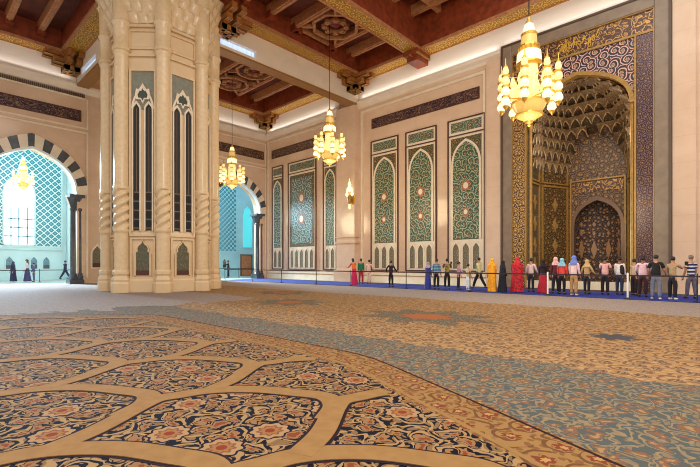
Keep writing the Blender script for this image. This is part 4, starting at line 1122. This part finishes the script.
# ------------------------------------------------------------------ chandeliers
def chandelier(x, y, zb, s, zrod, label, light):
    rt = empty('chandelier', (x, y, zb), label, 'chandelier')
    def mk(): return MB(Matrix.Translation((x, y, zb)) @ Matrix.Scale(s, 4))
    g, c, h, am = M['gold_bright'], M['crystal'], M['crystal_hot'], M['amber']
    b = mk(); b.lathe([(.015, 0), (.06, .05), (.03, .1), (.1, .16), (.28, .3), (.40, .36), (.44, .42), (.40, .46), (.52, .66), (.58, .82), (.52, .86)], seg=24); b.build('glass_bowl', am, rt, smooth=True)
    b = mk()
    for r, z in ((.60, .84), (.45, .42), (.13, .17)): b.lathe([(r - .03, z - .03), (r + .015, z - .02), (r + .015, z + .03), (r - .03, z + .03)], seg=24)
    b.build('bowl_ring', g, rt)
    b = mk(); b.lathe([(.30, .86), (.33, 1.1), (.26, 1.5), (.32, 1.9), (.28, 2.2)], seg=16); b.build('lamp_core', c, rt, smooth=True)
    b = mk(); b.lathe([(.36, 2.2), (.42, 2.3), (.40, 2.62), (.30, 2.7)], seg=16); b.build('lantern', h, rt, smooth=True)
    b = mk()
    for k in range(12):
        a = 2 * PI * k / 12; b.box(.33 * cos(a) - .03, .33 * cos(a) + .03, .33 * sin(a) - .03, .33 * sin(a) + .03, 2.66, 2.8)
    b.lathe([(.3, 2.76), (.37, 2.8), (.36, 2.86), (.26, 2.9)], seg=16); b.lathe([(.36, 2.16), (.44, 2.2), (.43, 2.26), (.36, 2.3)], seg=16); b.lathe([(.27, 3.22), (.28, 3.3), (.2, 3.36)], seg=16)
    b.build('gilt_gallery', g, rt)
    b = mk(); b.lathe([(.28, 2.88), (.27, 3.05), (.26, 3.24)], seg=16); b.build('lantern', am, rt, smooth=True)
    b = mk(); b.lathe([(.18, 3.34), (.2, 3.42), (.16, 3.62), (.1, 3.68)], seg=14); b.build('lantern', h, rt, smooth=True)
    b = mk(); b.lathe([(.11, 3.66), (.12, 3.72), (.06, 3.8), (.05, 3.86), (.015, 3.95)], seg=12); b.build('finial', g, rt, smooth=True)
    # ring of eight little lamp towers
    for k in range(8):
        a = 2 * PI * k / 8 + .2; rr = .94; cx_, cy_ = rr * cos(a), rr * sin(a); dz = 0.0 if k % 2 else .06
        b = mk(); b.lathe([(.01, .5 + dz), (.05, .56 + dz), (.10, .62 + dz), (.11, .66 + dz)], cx_, cy_, 10)
        for z in (.98, 1.34, 1.7): b.lathe([(.07, z + dz - .03), (.14, z + dz), (.14, z + dz + .03), (.07, z + dz + .06)], cx_, cy_, 10)
        b.lathe([(.09, 2.0 + dz), (.06, 2.06 + dz), (.02, 2.12 + dz), (.012, 2.34 + dz)], cx_, cy_, 8)
        tw = b.build('lamp_tower', g, rt, smooth=True)
        for z, hh, rad_ in ((.64, .33, .16), (1.03, .29, .155), (1.39, .29, .145), (1.75, .26, .11)):
            b = mk(); b.lathe([(.07, z + dz), (rad_, z + dz + hh * .35), (rad_ * .92, z + dz + hh * .65), (.08, z + dz + hh)], cx_, cy_, 12); b.build('glass_globe', h if z in (.64, 1.03) else c, tw, smooth=True)
        b = mk(); b.tube([(cx_ * .35, cy_ * .35, 1.0), (cx_ * .7, cy_ * .7, .95), (cx_, cy_, 1.0)], .02, 6); b.tube([(cx_ * .35, cy_ * .35, 1.75), (cx_ * .7, cy_ * .7, 1.68), (cx_, cy_, 1.7)], .016, 6); b.build('arm', g, tw)
    for k in range(8):
        a = 2 * PI * (k + .5) / 8 + .2; b = mk(); b.lathe([(.05, .95), (.12, 1.1), (.12, 1.3), (.06, 1.42), (.1, 1.55), (.04, 1.8)], .55 * cos(a), .55 * sin(a), 10); b.build('glass_globe', c, rt, smooth=True)
    b = MB(); b.tube([(x, y, zb + 3.9 * s), (x, y, zrod)], .022 * s, 6); b.build('rod', M['black'], rt)
    if light:
        L = bpy.data.lights.new('chandelier_light', 'POINT'); L.energy = light; L.color = (1, .82, .5); L.shadow_soft_size = 1.2 * s
        lo = bpy.data.objects.new('chandelier_light', L); COL.objects.link(lo); lo.location = (0, 0, -1.6); lo.parent = rt
chandelier(-5.62, 15.3, 6.2, 1.0, 17.5, 'largest gilded crystal chandelier hanging in front of the great prayer niche', 450)
chandelier(-18.0, 17.4, 7.1, .9, 16.2, 'middle sized crystal chandelier hanging before the corner bay panels', 500)
chandelier(-27.46, 16.6, 6.75, .86, 16.2, 'crystal chandelier hanging just right of the great pillar before the far arch', 500)
chandelier(-36.9, 5.83, 6.5, .62, 12.0, 'small crystal chandelier seen through the left arch before the bright window', 200)

# wall sconce on the pilaster
sc_r = empty('wall_sconce', (-21.5, QY - .45, 5.6), 'round gold wall sconce on the pale pilaster by the corner bay', 'wall lamp')
b = MB(); b.prism([(-21.5 + .42 * cos(2 * PI * k / 24), 6.2 + .46 * sin(2 * PI * k / 24)) for k in range(24)], 'y', QY - .50, QY - .45); b.build('back_plate', M['gold_bright'], sc_r)
b = MB(); b.prism([(-21.5 + .3 * cos(2 * PI * k / 24), 6.2 + .33 * sin(2 * PI * k / 24)) for k in range(24)], 'y', QY - .54, QY - .50); b.build('rosette', M['gold'], sc_r)
b = MB(Matrix.Translation((-21.5, QY - .68, 6.2))); b.lathe([(.02, -.5), (.10, -.32), (.16, -.1), (.12, .1), (.05, .3)], seg=12); b.build('bracket', M['gold'], sc_r, smooth=True)
for k, (dx_, dz_, s_) in enumerate(((0, .55, 1.0), (-.26, .2, .7), (.26, .2, .7), (0, -.75, .6))):
    b = MB(Matrix.Translation((-21.5 + dx_, QY - .66, 6.2 + dz_)) @ Matrix.Scale(s_, 4)); b.lathe([(.03, -.06), (.15, .08), (.17, .25), (.1, .4), (.13, .52), (.05, .74), (.01, .95)], seg=12); b.build('lamp_shade', M['crystal_hot'], sc_r, smooth=True)

# ------------------------------------------------------------------ light
W = bpy.data.worlds.new('world'); sc.world = W; W.use_nodes = True
bg = W.node_tree.nodes['Background']; bg.inputs[0].default_value = (1.0, .94, .885, 1); bg.inputs[1].default_value = .95
def area(name, loc, rot, sx, sy, e, col):
    L = bpy.data.lights.new(name, 'AREA'); L.shape = 'RECTANGLE'; L.size, L.size_y = sx, sy; L.energy = e; L.color = col
    o = bpy.data.objects.new(name, L); COL.objects.link(o); o.location = loc; o.rotation_euler = tuple(R(a) for a in rot); return o
area('dome_daylight', (0, 6, 19), (0, 0, 0), 14, 14, 1900, (1, .93, .84))
area('side_hall_fill', (-38.2, 6, 11.8), (0, 0, 0), 7, 12, 420, (.40, .80, 1.0))  # unseen panels added under the closed ceiling, standing in for window daylight
area('side_hall_fill', (-38.2, 23, 11.8), (0, 0, 0), 7, 14, 420, (.40, .80, 1.0))

def lamp(name, loc, e, col, rad):
    L = bpy.data.lights.new(name, 'POINT'); L.energy = e; L.color = col; L.shadow_soft_size = rad
    o = bpy.data.objects.new(name, L); COL.objects.link(o); o.location = loc
lamp('dome_chandelier', (2, 3, 9.5), 2600, (1, .90, .74), 2.0)
area('cove_lamp', (-15.6, QY - .22, 13.62), (180, 0, 0), 10.5, .16, 32, (1, .93, .84))
area('cove_lamp', (-28, QY - .22, 13.62), (180, 0, 0), 8.5, .16, 26, (1, .95, .9))
area('cove_lamp', (LX + .25, 3.4, 13.6), (180, 0, 0), .16, 8.5, 16, (1, .93, .86))
area('cove_lamp', (LX + .25, 16.5, 13.6), (180, 0, 0), .16, 12, 26, (1, .95, .9))
area('cove_lamp', (0, QY - .24, 13.75), (180, 0, 0), 20, .14, 36, (1, .93, .84))
def spot(name, loc, target, e, col, ang=110, rad=1.0):
    L = bpy.data.lights.new(name, 'SPOT'); L.energy = e; L.color = col; L.spot_size = R(ang); L.spot_blend = 1; L.shadow_soft_size = rad
    o = bpy.data.objects.new(name, L); COL.objects.link(o); o.location = loc
    o.rotation_euler = (Vector(target) - Vector(loc)).to_track_quat('-Z', 'Y').to_euler()
spot('side_window_daylight', (-42.0, 5.6, 9.5), (-22, 3.5, 0), 60000, (.55, .80, 1.0), 76)
spot('side_window_daylight', (-42.0, 20.0, 9.5), (-24, 18, 0), 40000, (.55, .82, 1.0), 76)
for (x_, y_, z_, e_) in ((C0, QY + 1.3, 3.2, 50), (C0, QY + .2, 7.6, 110)):
    L = bpy.data.lights.new('niche_fill', 'POINT'); L.energy = e_; L.color = (1, .86, .64); L.shadow_soft_size = .25  # added fill to brighten the niche and its vault, no visible fitting
    o = bpy.data.objects.new('niche_fill', L); COL.objects.link(o); o.location = (x_, y_, z_)

# ------------------------------------------------------------------ camera
cam = bpy.data.cameras.new('camera'); co = bpy.data.objects.new('camera', cam); COL.objects.link(co)
cam.sensor_fit = 'HORIZONTAL'; cam.sensor_width = 36; cam.lens = 421 * 36 / 700
cam.shift_y = (264.5 - 233.5) / 700
co.location = (0, 0, 1.3); co.rotation_euler = (PI / 2, 0, math.asin(.6846))
cam.clip_end = 300
sc.camera = co
sc.cycles.filter_width = 1.0
sc.view_settings.view_transform = 'Standard'; sc.view_settings.look = 'None'
sc.view_settings.exposure = 0.0; sc.view_settings.gamma = 1.0
